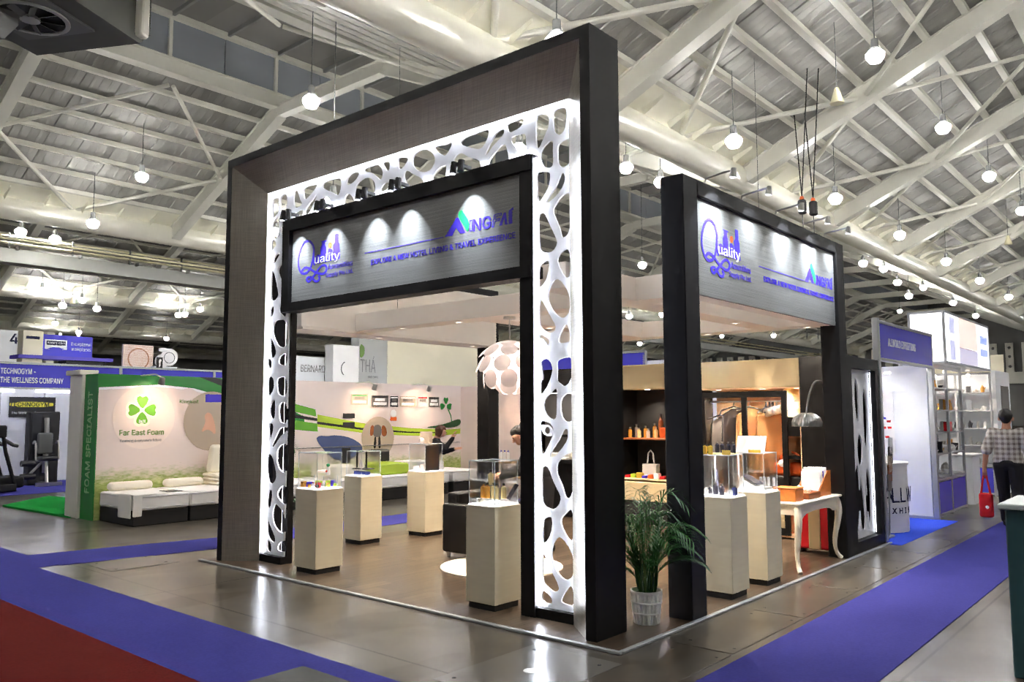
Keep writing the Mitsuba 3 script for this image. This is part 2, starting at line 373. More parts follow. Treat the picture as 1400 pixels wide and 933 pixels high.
# walls of the hall
wn = struct('wall_far')
part(wn, 'panel', bx(-115, 26, 112.5, 113, 0, 17), 'far_wall')
part(wn, 'lower_band', bx(-100, 26, 110.2, 110.8, 5.2, 6.6), 'far_column')
col_mesh = trimesh.creation.extrude_polygon(sbox(-.42, 6.6, .42, 10.2).difference(unary_union([Point(0, z).buffer(.19, 6) for z in (7.3, 8.5, 9.6)])), .35)
col_mesh.apply_transform(trimesh.transformations.rotation_matrix(math.pi / 2, (1, 0, 0)))
colm = PLY(col_mesh, 'far_column')
for i in range(62): part(wn, 'pierced_column', at(colm, TF().translate([-92 + i * 1.75, 110.6, 0])), None, label='pale column pierced by round holes' if i == 0 else None)
part(struct('wall_left'), 'panel', bx(-115, -114.5, -24, 113, 0, 17), 'far_wall')
part(struct('wall_right'), 'panel', bx(25.5, 26, -24, 113, 0, 17), 'far_wall')
part(struct('wall_back'), 'panel', bx(-115, 26, -25, -24.5, 0, 17), 'far_wall')

b = thing('track_beam', 'deep grey steel beam hung below the roof at the left with pipes on top', 'beam')
part(b, 'web', bx(-36.2, -35.8, -10, 111, 8.36, 8.92), 'steel_grey'); part(b, 'bottom_flange', bx(-36.4, -35.6, -10, 111, 8.28, 8.36), 'steel_grey')
for z, x in ((9.15, -35.7), (9.5, -35.9)): part(b, 'pipe', cyl((x, -10, z), (x, 111, z), .055, 8), 'pipe_cream', smooth=40)
for y in np.arange(2, 60, 2.6): part(b, 'hanger', cat(bx(-35.75, -35.65, y - .03, y + .03, 8.9, 9.6), bx(-35.8, -35.5, y + .3, y + .36, 8.86, 9.0)), 'grey_dark')
b = thing('fire_pipe', 'thin cream pipe below the big round tube at the left', 'pipe')
part(b, 'pipe', cyl((-34.6, -5, 9.1), (-34.6, 60, 9.1), .05, 8), 'pipe_cream', smooth=40)

# air unit in the top left corner
hv = thing('air_unit', 'large dark ceiling air unit with a round fan in the top left corner', 'air unit')
Rz = trimesh.transformations.rotation_matrix(math.radians(28), (0, 0, 1)); Rz[:3, 3] = (-12.72, .40, 9.0)
def hvp(name, m, mt, **k): m = m.copy(); m.apply_transform(Rz); return part(hv, name, m, mt, **k)
prof = Polygon([(-1.5, 0), (1.2, 0), (1.5, .3), (1.5, 1.7), (1.2, 2.), (-1.5, 2.)])
m = trimesh.creation.extrude_polygon(prof, 2.4); m.apply_transform(frame_m((-1.2, 0, 0), (0, 1, 0), (0, 0, 1))); hvp('casing', m, 'duct')
m = trimesh.creation.extrude_polygon(Polygon([(-1.4, -.9), (-.2, -.9), (.1, -.5), (.1, 0.02), (-1.4, .02)]), 2.0); m.apply_transform(frame_m((-2.2, -.4, .3), (0, 1, 0), (0, 0, 1))); hvp('outlet_box', m, 'grey_dark')
fan = hvp('fan_plate', bx(-.75, .75, -1.0, .5, -.05, .0), 'grey_dark', label='square plate holding the fan')
def fsub(name, m, mt): m.apply_transform(Rz); part(fan, name, m, mt)
fsub('fan_ring', lathe([(.58, -.08), (.66, -.08), (.66, -.04), (.58, -.04), (.58, -.08)], (0, -.25, 0), 28), 'steel_grey')
fsub('fan_throat', cyl((0, -.25, -.056), (0, -.25, -.052), .58, 28), 'black_matt'); fsub('fan_hub', cyl((0, -.25, -.1), (0, -.25, -.05), .17, 20), 'steel_grey')
for i in range(9):
    m = bx(.16, .56, -.07, .07, -.004, .004); m.apply_transform(trimesh.transformations.rotation_matrix(.5, (1, 0, 0))); m.apply_transform(trimesh.transformations.rotation_matrix(i * 2 * math.pi / 9, (0, 0, 1))); m.apply_translation((0, -.25, -.08)); fsub('fan_blade', m, 'grey_dark')
for i in range(4): hvp('corner_cap', rbx(-1.25 + (i % 2) * 2.2, -.95 + (i % 2) * 2.3, -1.55 + (i // 2) * 2.6, -1.3 + (i // 2) * 2.6, .1, 1.9, .06), 'steel_white')
for dy in (-.8, .9): part(hv, 'hanger_rod', cyl((-12.9, dy, 10.9), (-12.9, dy, roofz(-12.9) - .1), .05, 8), 'steel_white')
part(hv, 'hanger_pipe', cyl((-14.9, .7, 10.2), (-17.2, 3.6, 13.2), .11, 10), 'steel_white', smooth=40); part(hv, 'hanger_pipe', cyl((-14.3, 1.0, 10.9), (-16.0, 4.2, 12.6), .11, 10), 'steel_white', smooth=40)

# ---------------------------------------------------------------- hall lamps
LB = 'bright high-bay lamp hanging on a thin rod from the hall roof'
cap_d = PLY(lathe([(0, .42), (.09, .42), (.1, .2), (.13, .18), (.13, .12), (0, .12)], n=14), 'grey_dark', smooth=40)
hood_d = PLY(lathe([(.0, .16), (.1, .15), (.15, .1), (.14, .1), (.0, .13)], n=18), 'steel_white', smooth=40)
bulb_d = lambda k, w: PLY(lathe([(0, -.24), (.14, -.21), (.23, -.07), (.24, .02), (.17, .1), (0, .14)], n=14), 'white_matt', smooth=True, emitter=area_light(NEUT, k, w))
BIG, SMALL = bulb_d(HALL_LAMP, .25), bulb_d(HALL_LAMP * 1.3, .04)
def hall_lamp(x, y, z, near):
    t = thing('hall_lamp', LB + (' over the near aisles' if near else ' far down the hall'), 'lamp', 'hall lamps over the near aisles' if near else 'hall lamps far down the hall')
    z = min(z, roofz(x) - .6); M = TF().translate([x, y, z])
    part(t, 'bulb', at(BIG if near else SMALL, M), None); part(t, 'hood', at(hood_d, M), None); part(t, 'ballast', at(cap_d, M), None)
    part(t, 'rod', cyl((x, y, z + .4), (x, y, roofz(x) - .02), .014, 6), 'grey_dark')
lamps = [(-6.4, y, 9.4) for y in (8, 16.26, 24.5, 32.5, 40.7, 48.7, 57.6, 66)] + [(-2.7, y, 11.05) for y in (8.6, 16.94, 24.1, 31.4, 38.7, 47)]
lamps += [(x, y, z) for x, z in ((4.6, 11.0), (11.5, 9.6)) for y in (-12, -3.5, 5, 13.5, 24, 36)] + [(x, -8.5, 10.2) for x in (-20, -13.5, -6.4)] + [(-6.4, -.3, 9.4), (-2.7, .2, 11.05)]
lamps += [(-27.14, 8.94, 10.8), (-30.28, 8.47, 9.39), (-27.14, 17.2, 10.8), (-27.14, 25.5, 10.8), (-30.3, 25.1, 9.4), (-15.1, 8.1, 10.4), (-15.1, 17.5, 11.3), (-15.1, 8.9, 7.7), (-11.3, 12.6, 9.3), (-11.3, 18.3, 10.1), (-11.3, 20.6, 10.1), (-30.3, 16.9, 10.5), (-35.6, 7.6, 9.7), (-35.6, 9., 9.6)]
for l in lamps: hall_lamp(*l, True)
for l in [(-11.3, 43.4, 10.3), (-11.3, 47.3, 10.5), (-11.3, 50.1, 10.0), (-11.3, 56.3, 10.4), (-11.3, 52.6, 9.4), (-11.3, 64.9, 10.2), (-11.3, 72.8, 9.9), (-20, 33.5, 9.9), (-20, 82.9, 12.0), (-20, 42.1, 8.7), (-20, 56.6, 8.4), (-30.3, 48.3, 9.2), (-30.3, 53.3, 9.8), (-54.2, 15.0, 9.9), (-54.2, 17.5, 9.5), (-54.2, 16.3, 9.0), (-54.2, 18.5, 9.0), (-54.2, 24.3, 9.1), (-54.2, 24.8, 9.2), (-54.2, 26.0, 9.7), (-78, 26.6, 9.6), (-78, 35.2, 9.6), (-78, 24.5, 10.3), (-39, 63.9, 8.6), (-39, 64.7, 7.5), (-39, 81.8, 10.6), (-39, 86.3, 12.0), (-50, 40, 9.5), (-46, 70, 9.5), (-2.7, 60, 11), (-2.7, 76, 11), (-6.4, 82, 9.4), (-6.4, 98, 9.4), (-30, 75, 9.6), (-44, 100, 10.), (-27, 100, 10.), (-54, 55, 9.6), (-63, 36, 9.8), (-66, 62, 9.8)]: hall_lamp(*l, False)
for i, (x, y) in enumerate(((-5.72, 19.47), (-5.53, 19.88))):   # two hoists above the right frame
    t = thing('chain_hoist', ('left' if i == 0 else 'right') + ' of the two black chain hoists hanging above the right frame', 'hoist')
    part(t, 'body', rbx(x - .11, x + .11, y - .11, y + .11, 7.75, 8.2, .05), 'black_matt'); part(t, 'hook', ball((x, y, 8.25), .07, 1), 'orange_leather')
    part(t, 'sling', cat(cyl((x, y, 8.28), (x + .6, y - .8, roofz(x + .6) - .1), .02, 6), cyl((x, y, 8.28), (x - .5, y + .9, roofz(x - .5) - .1), .02, 6)), 'black_matt')
    part(t, 'chain', cyl((x, y, 3.9), (x, y, 7.76), .012, 6), 'grey_dark')
for i, (x, y, z) in enumerate(((-3.9, 17.5, 10.2), (-3.9, 42.5, 10.2), (-56., 17.6, 9.4))):
    t = thing('roof_speaker', ('small cream cone speaker hanging among the roof beams, the one nearest the portal', 'small cream cone speaker hanging among the roof beams, the one far over the right aisle', 'small cream cone speaker hanging under the left roof')[i], 'speaker')
    part(t, 'cone', cyl((x, y, z), (x, y, z + .45), .19, 14, .06), 'pipe_cream', smooth=40); part(t, 'rod', cyl((x, y, z + .45), (x, y, roofz(x) - .05), .012, 6), 'grey_dark')

# ---------------------------------------------------------------- the tall portal
PT = thing('portal', 'tall black framed entrance portal with glowing white cut-out lattice and silver header sign', 'portal')
W_, H_, TH_, D_ = -5.22, 4.656, .40, .283
ch = lambda x0, z0, x1, z1: sbox(min(x0, x1), min(z0, z1), max(x0, x1), max(z0, z1))
frm = ch(W_, 0, 0, H_).difference(ch(W_ + .093, -1, -.093, H_ - .093))
m = ext(frm, TH_); m.apply_transform(frame_m((0, TH_, 0), (1, 0, 0), (0, 0, 1))); part(PT, 'outer_frame', m, 'black_panel')
back = ch(W_ + .05, 0, -.05, H_ - .05).difference(ch(-4.92, -1, -.36, 4.31))
m = ext(back, .012); m.apply_transform(frame_m((0, TH_ - .002, 0), (1, 0, 0), (0, 0, 1))); part(PT, 'back_board', m, 'black_panel')
e, a = .093, .411
def splay(o0, o1, i0, i1):
    o0, o1, i0, i1 = [np.array(v, float) for v in (o0, o1, i0, i1)]; n = np.cross(o1 - o0, i0 - o0); n /= np.linalg.norm(n); n = n if n[1] > 0 else -n
    v = [o0, o1, i1, i0]; return trimesh.Trimesh(np.array(v + [p + n * .015 for p in v])).convex_hull
part(PT, 'splayed_panel', splay((W_ + e, .004, 0), (W_ + e, .004, H_ - e), (W_ + a, D_, 0), (W_ + a, D_, H_ - a)), 'taupe', label='taupe laminate splay')
part(PT, 'splayed_panel', splay((-e, .004, 0), (-e, .004, H_ - e), (-a, D_, 0), (-a, D_, H_ - a)), 'taupe')
part(PT, 'splayed_panel', splay((W_ + e, .004, H_ - e), (-e, .004, H_ - e), (W_ + a, D_, H_ - a), (-a, D_, H_ - a)), 'taupe')
LAT = """-81,421 -76,422 -69,420 -66,415 -67,408 -72,401 -77,392 -80,392 -81,398;-63,420 -57,422 -48,421 -48,411 -50,401 -56,398 -59,401 -62,403 -62,411;-62,398 -63,384 -62,374 -66,372 -72,374 -76,381 -76,388 -72,393;-47,394 -53,393 -58,390 -58,380 -57,373 -52,369 -45,372 -41,381 -42,391;-81,372 -69,370 -65,367 -67,357 -72,350 -78,343 -80,349 -80,362;-55,365 -52,366 -50,362 -51,356 -57,348 -69,342 -71,343 -68,348 -61,353 -57,360;-63,337 -63,332 -56,319 -55,312 -52,310 -47,313 -43,326 -43,345 -47,348 -55,346 -60,340;-79,334 -74,336 -71,333 -67,324 -59,310 -59,305 -64,300 -71,300 -76,302 -78,307 -79,321;-47,301 -53,300 -59,295 -59,290 -54,280 -50,276 -46,277 -45,290;-79,289 -75,292 -70,294 -67,292 -68,283 -72,275 -77,271 -79,273;-61,278 -54,274 -46,262 -46,248 -53,243 -60,246 -67,254 -70,263 -67,272;-78,262 -75,261 -71,253 -64,242 -61,238 -62,233 -68,232 -74,235 -79,240 -79,255;-50,240 -47,233 -46,224 -51,223 -58,223 -59,226 -56,233;-79,233 -73,230 -68,227 -68,223 -70,222 -72,225 -76,229 -79,226;-78,209 -74,211 -68,210 -65,204 -65,199 -70,188 -76,181 -78,181 -78,193 -75,194 -76,202;-61,209 -54,211 -44,211 -44,197 -48,190 -53,187 -57,190 -61,192 -60,200;-62,187 -60,184 -61,169 -61,162 -65,160 -72,164 -75,171 -74,177 -67,183;-44,184 -53,181 -57,176 -57,167 -55,161 -50,158 -43,161 -41,175;-79,160 -71,159 -65,156 -64,149 -69,141 -74,132 -77,131 -78,141 -78,152;-55,152 -51,154 -49,151 -50,144 -55,138 -62,131 -67,129 -69,131 -65,137 -58,145;-45,136 -52,133 -60,127 -62,122 -61,115 -56,108 -54,100 -51,97 -47,99 -44,109 -43,127;-77,122 -72,123 -69,120 -66,112 -60,103 -57,98 -59,92 -64,88 -70,88 -76,91 -77,99;-48,90 -52,86 -57,82 -58,78 -55,71 -50,65 -46,64 -44,73 -45,86;-76,79 -72,81 -67,82 -66,78 -67,70 -70,64 -74,60 -77,60;-60,67 -55,65 -49,59 -45,51 -45,38 -50,34 -54,33 -60,36 -66,43 -68,53 -66,61;-77,52 -74,51 -72,45 -66,36 -60,28 -60,24 -65,22 -70,24 -76,28 -77,33;-77,23 -71,20 -67,17 -67,13 -70,12 -76,13 -78,16;-49,30 -46,28 -45,20 -46,14 -52,14 -58,15 -58,18 -54,24;-481,420 -471,419 -467,418 -467,406 -468,400 -476,397 -480,393;-464,420 -451,421 -450,407 -453,400 -460,398 -464,401 -465,410;-438,421 -431,421 -428,415 -424,407 -420,403 -427,400 -438,401;-420,422 -393,421 -394,418 -401,413 -415,406 -418,410;-382,420 -370,421 -353,420 -350,416 -350,410 -353,402 -357,401 -369,408 -382,413 -384,417;-391,412 -393,408 -399,400 -409,388 -417,391 -412,398 -401,405;-383,404 -376,404 -369,398 -363,385 -394,386 -392,395 -388,402;-419,397 -418,391 -427,387 -436,386 -436,393 -432,396;-468,397 -466,390 -466,379 -470,370 -475,371 -480,378 -480,387 -475,394;-452,394 -456,391 -455,370 -460,371 -462,378 -460,389;-481,370 -473,369 -470,362 -475,360 -480,356;-461,354 -463,351 -473,341 -476,342 -476,347 -469,353;-450,344 -460,340 -466,334 -466,329 -459,318 -449,313;-479,334 -474,331 -471,324 -465,309 -464,301 -473,297 -479,299 -480,314;-480,289 -474,292 -472,288 -473,282 -478,278 -480,280;-448,296 -458,294 -463,289 -461,282 -447,274;-466,275 -445,273 -444,242 -460,242 -469,251 -474,260 -473,271;-479,261 -476,254 -466,240 -466,235 -472,230 -478,232;-444,235 -455,234 -461,229 -460,222 -443,221;-483,231 -475,229 -474,219 -482,219;-443,209 -461,208 -464,204 -462,192 -458,187 -442,186;-482,210 -471,209 -468,200 -470,193 -478,186 -481,189;-466,186 -465,170 -466,161 -472,160 -477,167 -476,177;-442,180 -457,179 -458,170 -457,161 -453,156 -441,155;-475,157 -468,154 -468,148 -474,136 -476,132 -478,153;-441,152 -456,151 -463,140 -471,131 -470,127 -464,131 -453,142 -441,147;-440,134 -452,132 -460,126 -460,113 -439,112;-478,122 -469,119 -463,108 -459,95 -464,89 -470,87 -476,90 -480,107;-442,118 -461,116 -460,112 -454,103 -441,99;-475,80 -468,81 -467,74 -470,62 -475,58 -478,65;-440,88 -452,85 -458,77 -456,72 -439,63;-462,66 -455,64 -442,56 -440,35 -450,34 -461,40 -466,48 -466,57;-475,52 -472,43 -460,30 -459,23 -465,22 -475,28 -477,42;-476,26 -467,21 -466,11 -476,12;-438,28 -451,24 -455,18 -453,14 -438,14;-340,418 -333,421 -320,421 -321,415 -330,410 -337,409 -342,410 -341,414;-312,421 -305,422 -290,422 -284,417 -281,410 -284,405 -286,404 -295,412 -302,416 -311,418;-283,422 -272,422 -271,417 -272,412 -275,411 -279,416;-259,421 -255,422 -244,419 -244,416 -250,411 -256,409 -258,412;-273,401 -273,394 -278,392 -285,392 -285,396 -280,400;-313,412 -304,411 -296,406 -293,400 -294,394 -299,389 -311,389 -322,397 -326,403 -324,408;-338,401 -330,395 -325,385 -337,386 -346,389 -343,398;-257,400 -252,395 -247,383 -262,384 -260,396;-245,407 -237,401 -223,394 -217,384 -238,385 -247,394 -250,401 -249,406;-206,421 -200,422 -192,420 -184,422 -182,420 -184,416 -190,410 -193,410 -200,414 -205,418;-172,419 -165,422 -152,422 -138,423 -135,421 -137,414 -142,408 -148,406 -157,410 -170,415;-117,418 -117,414 -123,410 -132,405 -138,399 -141,399 -138,404 -132,412 -127,417 -121,419;-114,422 -108,422 -95,423 -94,420 -97,416 -103,414 -111,413 -114,418;-111,408 -104,410 -92,409 -92,400 -91,390 -100,390 -104,398 -107,402;-117,405 -114,401 -110,383 -136,385 -137,392 -129,399 -122,404;-174,409 -168,407 -160,401 -147,397 -144,385 -152,383 -179,385 -182,398 -180,406;-190,401 -190,396 -192,386 -207,386 -210,392 -203,399 -194,401;-235,421 -226,423 -217,422 -208,416 -205,410 -206,405 -211,400 -220,399 -230,403 -236,408 -238,415"""
holes = []
for s in LAT.split(';'):
    p = np.array([[float(c) / 100 for c in q.split(',')] for q in s.split()])
    g = Polygon(chaikin(p, 2)).buffer(0)
    if g.area > 1e-4: holes.append(g.simplify(.002))
sheet = unary_union([ch(-4.90, .09, -4.42, 4.29), ch(-4.90, 3.80, -.4, 4.29), ch(-.88, .09, -.4, 4.29)])
sheet = sheet.difference(unary_union(holes))
sheet = max(getattr(sheet, 'geoms', [sheet]), key=lambda g: g.area) if hasattr(sheet, 'geoms') else sheet
sheet = sheet.union(Polygon(chaikin([(-.79, 1.565), (-.68, 1.56), (-.64, 1.474), (-.735, 1.468)], 1)).difference(Point(-.71, 1.516).buffer(.03)))
m = ext(sheet, .018); m.apply_transform(frame_m((0, .363, 0), (1, 0, 0), (0, 0, 1))); part(PT, 'lattice', m, 'lattice_white', label='white sheet cut into an organic web')
led = part(PT, 'led_channel', cat(bx(-4.93, -4.905, .30, .37, .0, 4.3), bx(-.395, -.37, .30, .37, 0, 4.3), bx(-4.93, -.37, .30, .37, 4.295, 4.31)), 'white_gloss')
gl = lambda m, k=1.: glow(PT, 'light_strip', m, COOL, LED * k, 1.2)
gl(bx(-4.86, -4.848, .302, .314, .1, 4.26)); gl(bx(-4.84, -.42, .302, .314, 4.262, 4.274)); gl(bx(-.398, -.386, .302, .314, .1, 4.26))
gl(bx(-.783, -.773, .305, .317, .1, 3.83), 2.6); gl(bx(-4.515, -4.507, .372, .384, .1, 2.7)); gl(bx(-4.40, -.82, .305, .317, 3.862, 3.872), 1.8)
part(PT, 'plinth_board', bx(-4.9, -4.4, .29, .42, 0, .09), 'black_panel'); part(PT, 'plinth_board', bx(-.93, -.39, .29, .42, 0, .09), 'black_panel')
IF = part(PT, 'inner_frame', cat(bx(-4.505, -4.40, .37, .44, 0, 2.8), bx(-4.44, -4.31, .25, .42, 2.8, 3.855), bx(-.935, -.79, .27, .343, 0, 3.855), bx(-4.44, -.8, .25, .42, 3.72, 3.855), bx(-4.44, -.8, .25, .42, 2.80, 2.9)), 'black_panel', label='black inner frame')
SG = part(PT, 'sign_panel', bx(-4.315, -.925, .30, .33, 2.895, 3.725), 'brushed', label='brushed silver sign panel')
part(PT, 'sign_backing', bx(-4.3, -.94, .40, .42, 2.9, 3.72), 'ceiling_white')
def logo(par, M):
    """The printed sign: coordinates of the front sign (x along, z up), moved by M(mesh) onto its panel."""
    def put(name, g, mt, d=.004): m = ext(g, d); part(par, name, M(m), mt)
    Q = [(-3.889, 3.289), (-3.905, 3.365), (-3.908, 3.475), (-3.969, 3.551), (-4.055, 3.567), (-4.139, 3.507), (-4.188, 3.394), (-4.178, 3.289), (-4.129, 3.227), (-4.049, 3.21), (-3.972, 3.248), (-3.923, 3.336), (-3.907, 3.436)]
    Q2 = [(-4.129, 3.227), (-4.078, 3.269), (-3.999, 3.263), (-3.906, 3.217), (-3.79, 3.176), (-3.69, 3.183), (-3.667, 3.227), (-3.705, 3.258), (-3.78, 3.248), (-3.855, 3.195), (-3.93, 3.141), (-4.007, 3.115), (-4.027, 3.141), (-3.982, 3.159), (-3.904, 3.127), (-3.826, 3.099), (-3.789, 3.133), (-3.809, 3.147)]
    g = unary_union([LineString(spline(Q, 60)).buffer(.013), LineString(spline(Q2, 90)).buffer(.013)])
    put('swash_letter', g, 'ink_blue')
    bl = [Polygon([(-3.788, 3.533), (-3.681, 3.529), (-3.681, 3.517), (-3.706, 3.513), (-3.705, 3.478), (-3.686, 3.456), (-3.681, 3.29), (-3.781, 3.295), (-3.786, 3.466), (-3.762, 3.482), (-3.763, 3.521)]),
          Polygon([(-3.61, 3.427), (-3.573, 3.41), (-3.57, 3.299), (-3.644, 3.297), (-3.647, 3.424)]),
          Polygon([(-3.534, 3.573), (-3.474, 3.571), (-3.471, 3.48), (-3.453, 3.462), (-3.442, 3.298), (-3.558, 3.297), (-3.562, 3.466), (-3.532, 3.481)]),
          Polygon(chaikin([(-3.892, 3.363), (-3.842, 3.396), (-3.797, 3.386), (-3.77, 3.355), (-3.769, 3.293), (-3.87, 3.29)], 2)), ch(-3.8, 3.295, -3.45, 3.36)]
    put('bottle_emblem', unary_union(bl), 'ink_blue', .003)
    put('emblem_dot', Point(-3.612, 3.466).buffer(.03), 'ink_orange')
    def tx(t, h, x, z, w, mt, bold=False, d=.006): m = text(t, h, (0, 0, 0), ((1, 0, 0), (0, 1, 0)), w, bold, d); m.apply_translation((x, z, 0)); part(par, 'lettering', M(m), mt)
    tx('uality', .088, -3.885, 3.297, .44, 'card_white', False, .006)
    tx('Amenities', .056, -3.645, 3.202, .42, 'ink_violet'); tx('Supply Pte Ltd.', .045, -3.68, 3.122, .46, 'ink_violet')
    put('rule', ch(-3.03, 3.295, -1.89, 3.304), 'ink_violet')
    tx('EXPLORE A NEW HOTEL LIVING & TRAVEL EXPERIENCE', .052, -2.925, 3.165, 1.92, 'ink_blue')
    put('emblem_peak', Polygon([(-1.867, 3.299), (-1.715, 3.458), (-1.69, 3.45), (-1.603, 3.302), (-1.664, 3.3), (-1.718, 3.364), (-1.773, 3.297)]), 'ink_blue')
    put('emblem_peak', Polygon(chaikin([(-1.703, 3.475), (-1.67, 3.518), (-1.645, 3.516), (-1.551, 3.395), (-1.566, 3.291), (-1.603, 3.347)], 1)), 'ink_green')
    put('letter_outline', ch(-1.55, 3.303, -1.513, 3.405).difference(ch(-1.543, 3.31, -1.52, 3.398)), 'ink_blue')
    tx('NG', .105, -1.506, 3.299, .22, 'ink_blue', True)
    F = Polygon([(-1.279, 3.297), (-1.25, 3.411), (-1.158, 3.412), (-1.163, 3.39), (-1.228, 3.388), (-1.234, 3.365), (-1.178, 3.366), (-1.184, 3.345), (-1.24, 3.345), (-1.252, 3.297)])
    put('letter_outline', F.difference(F.buffer(-.006)), 'ink_blue')
    A_ = Polygon([(-1.19, 3.299), (-1.137, 3.407), (-1.115, 3.407), (-1.094, 3.299), (-1.122, 3.299), (-1.131, 3.362), (-1.16, 3.299)])
    put('letter_peak', unary_union([A_, ch(-1.08, 3.298, -1.04, 3.412), Polygon([(-1.085, 3.412), (-1.03, 3.44), (-1.027, 3.412)])]), 'ink_blue')
logo(SG, lambda m: onto(m, (0, .30, 0), 'front'))
for i, x in enumerate((-4.17, -3.55, -2.86, -2.36, -1.52)):
    t = thing('sign_spotlight', ('first', 'second', 'third', 'fourth', 'fifth')[i] + ' twin black spotlight from the left on top of the portal header', 'spotlight', None)
    part(t, 'bracket', bx(x - .02, x + .02, .1, .27, 3.86, 3.89), 'black_matt')
    for s in (-.055, .055):
        hd = part(t, 'head', cyl((x + s * .8, .115, 3.905), (x + s * .9, .10, 3.80), .03, 12), 'black_matt', smooth=40)
        if s < 0: glow(hd, 'lens', cyl((x + s * .9, .0995, 3.797), (x + s * .9, .0993, 3.794), .025, 12), COOL, 6., .01)
    spot(t + '__beam', (x, .08, 3.78), (x + .02, .30, 3.28), 9., COOL, 34, 12, 2.)
# ---------------------------------------------------------------- the stand: floor, kerb, frames, ceiling grid
st = thing('stand_floor', 'low shiny brown wood-look floor of the stand edged by a metal strip', 'floor covering')
part(st, 'boards', bx(-5.35, .25, -.09, 6.15, 0, .012), 'booth_floor')
part(st, 'edge_strip', cbx(-5.4, .28, -.125, -.085, 0, .02, .004), 'aluminium', label='aluminium edge strip'); part(st, 'edge_strip', cbx(.245, .285, -.085, 6.15, 0, .02, .004), 'aluminium')
def side_frame(name, label, X0, X1, ya=.99):
    t = thing(name, label, 'sign frame')
    part(t, 'post', cbx(X0, X1, ya, ya + .25, 0, 3.65), 'black_navy'); part(t, 'post', cbx(X0, X1, 4.62, 4.87, 0, 3.65), 'black_panel')
    part(t, 'top_beam', cbx(X0, X1, ya + .25, 4.62, 3.51, 3.65), 'black_panel')
    return t
RF = side_frame('right_frame', 'black freestanding frame carrying the silver sign along the right aisle', .02, .237)
SG2 = part(RF, 'sign_panel', bx(.17, .20, 1.24, 4.66, 2.665, 3.51), 'brushed', label='brushed silver sign panel')
part(RF, 'sign_back', bx(-.01, .16, 1.24, 4.62, 2.67, 3.5), 'ceiling_white')
def right_logo(m):
    m = m.copy(); m.apply_translation((4.315 + .0, -2.895, 0)); m.apply_scale((3.42 / 3.39, .845 / .83, 1)); return onto(m, (.20, 1.24, 2.665), 'right')
logo(SG2, right_logo)
for i, y in enumerate((1.55, 2.3, 3.1, 3.85, 4.5)):
    t = thing('arm_spotlight', ('first', 'second', 'third', 'fourth', 'fifth')[i] + ' small chrome arm spotlight from the left above the right sign', 'spotlight', None)
    part(t, 'arm', tube([(.13, y, 3.65), (.16, y, 3.74), (.43, y, 3.77)], .01, 6), 'chrome_soft', smooth=40); hd = part(t, 'head', cyl((.43, y, 3.78), (.42, y, 3.7), .022, 10, .034), 'chrome_soft', smooth=40)
    glow(hd, 'lens', cyl((.42, y, 3.699), (.42, y, 3.696), .026, 10), COOL, 6., .01)
    spot(t + '__beam', (.42, y, 3.68), (.2, y + .02, 3.0), 13. if i in (0, 2, 3) else 7., COOL, 50, 12, 2.)
LF = side_frame('left_frame', 'black frame with a cream panel on the left side of the stand', -5.5, -5.25, .72)
part(LF, 'cream_panel', cbx(-5.25, -5.08, .97, 4.62, 2.75, 3.51), 'ceiling_white')
part(LF, 'soffit_board', bx(-5.55, -5.06, .98, 5.5, 2.72, 2.75), 'ceiling_white')
# small end frame with a cut-out panel
EF = thing('end_frame', 'low black frame holding a white cut-out panel at the right end of the stand', 'screen')
part(EF, 'frame', onto(ext(sbox(4.9, 0.01, 6.08, 2.33).difference(sbox(5.04, .14, 5.94, 2.19)), .2), (.02, 0, 0), 'right'), 'black_panel')
hh = [[(5.06, 2.16), (5.14, 2.15), (5.17, 2.05), (5.1, 1.99), (5.05, 2.0)], [(5.06, 1.92), (5.2, 1.93), (5.22, 1.75), (5.15, 1.62), (5.05, 1.7)], [(5.42, 2.1), (5.5, 1.95), (5.5, 1.6), (5.44, 1.55), (5.38, 1.8)],
      [(5.06, 1.42), (5.2, 1.48), (5.26, 1.25), (5.2, .98), (5.08, .95)], [(5.48, 1.4), (5.58, 1.3), (5.56, 1.05), (5.46, 1.02), (5.42, 1.2)], [(5.3, .95), (5.4, 1.02), (5.42, .55), (5.36, .32), (5.24, .4), (5.22, .6)],
      [(5.06, .35), (5.3, .42), (5.36, .3), (5.2, .2), (5.08, .2)], [(5.48, .9), (5.55, .7), (5.6, .3), (5.5, .22), (5.44, .4)], [(5.65, .9), (5.72, .5), (5.7, .25), (5.66, .25)], [(5.7, 2.0), (5.82, 1.8), (5.8, 1.3), (5.7, 1.2)], [(5.7, 1.0), (5.84, .8), (5.82, .3), (5.74, .3)]]
pn = sbox(5.04, .14, 5.94, 2.19).difference(unary_union([affinity.scale(Polygon(chaikin(h, 2)).buffer(0), 1.35, 1.1) for h in hh]))
part(EF, 'cut_out_panel', onto(ext(pn, .018), (.12, 0, 0), 'right'), 'lattice_white', label='white cut-out panel'); part(EF, 'backing', bx(.03, .04, 5.03, 5.95, .13, 2.2), 'black_matt')
glow(EF, 'light_strip', bx(.15, .16, 5.925, 5.935, .16, 2.17), COOL, 5., .3); glow(EF, 'light_strip', bx(.15, .16, 5.045, 5.055, .16, 2.17), COOL, 5., .3)
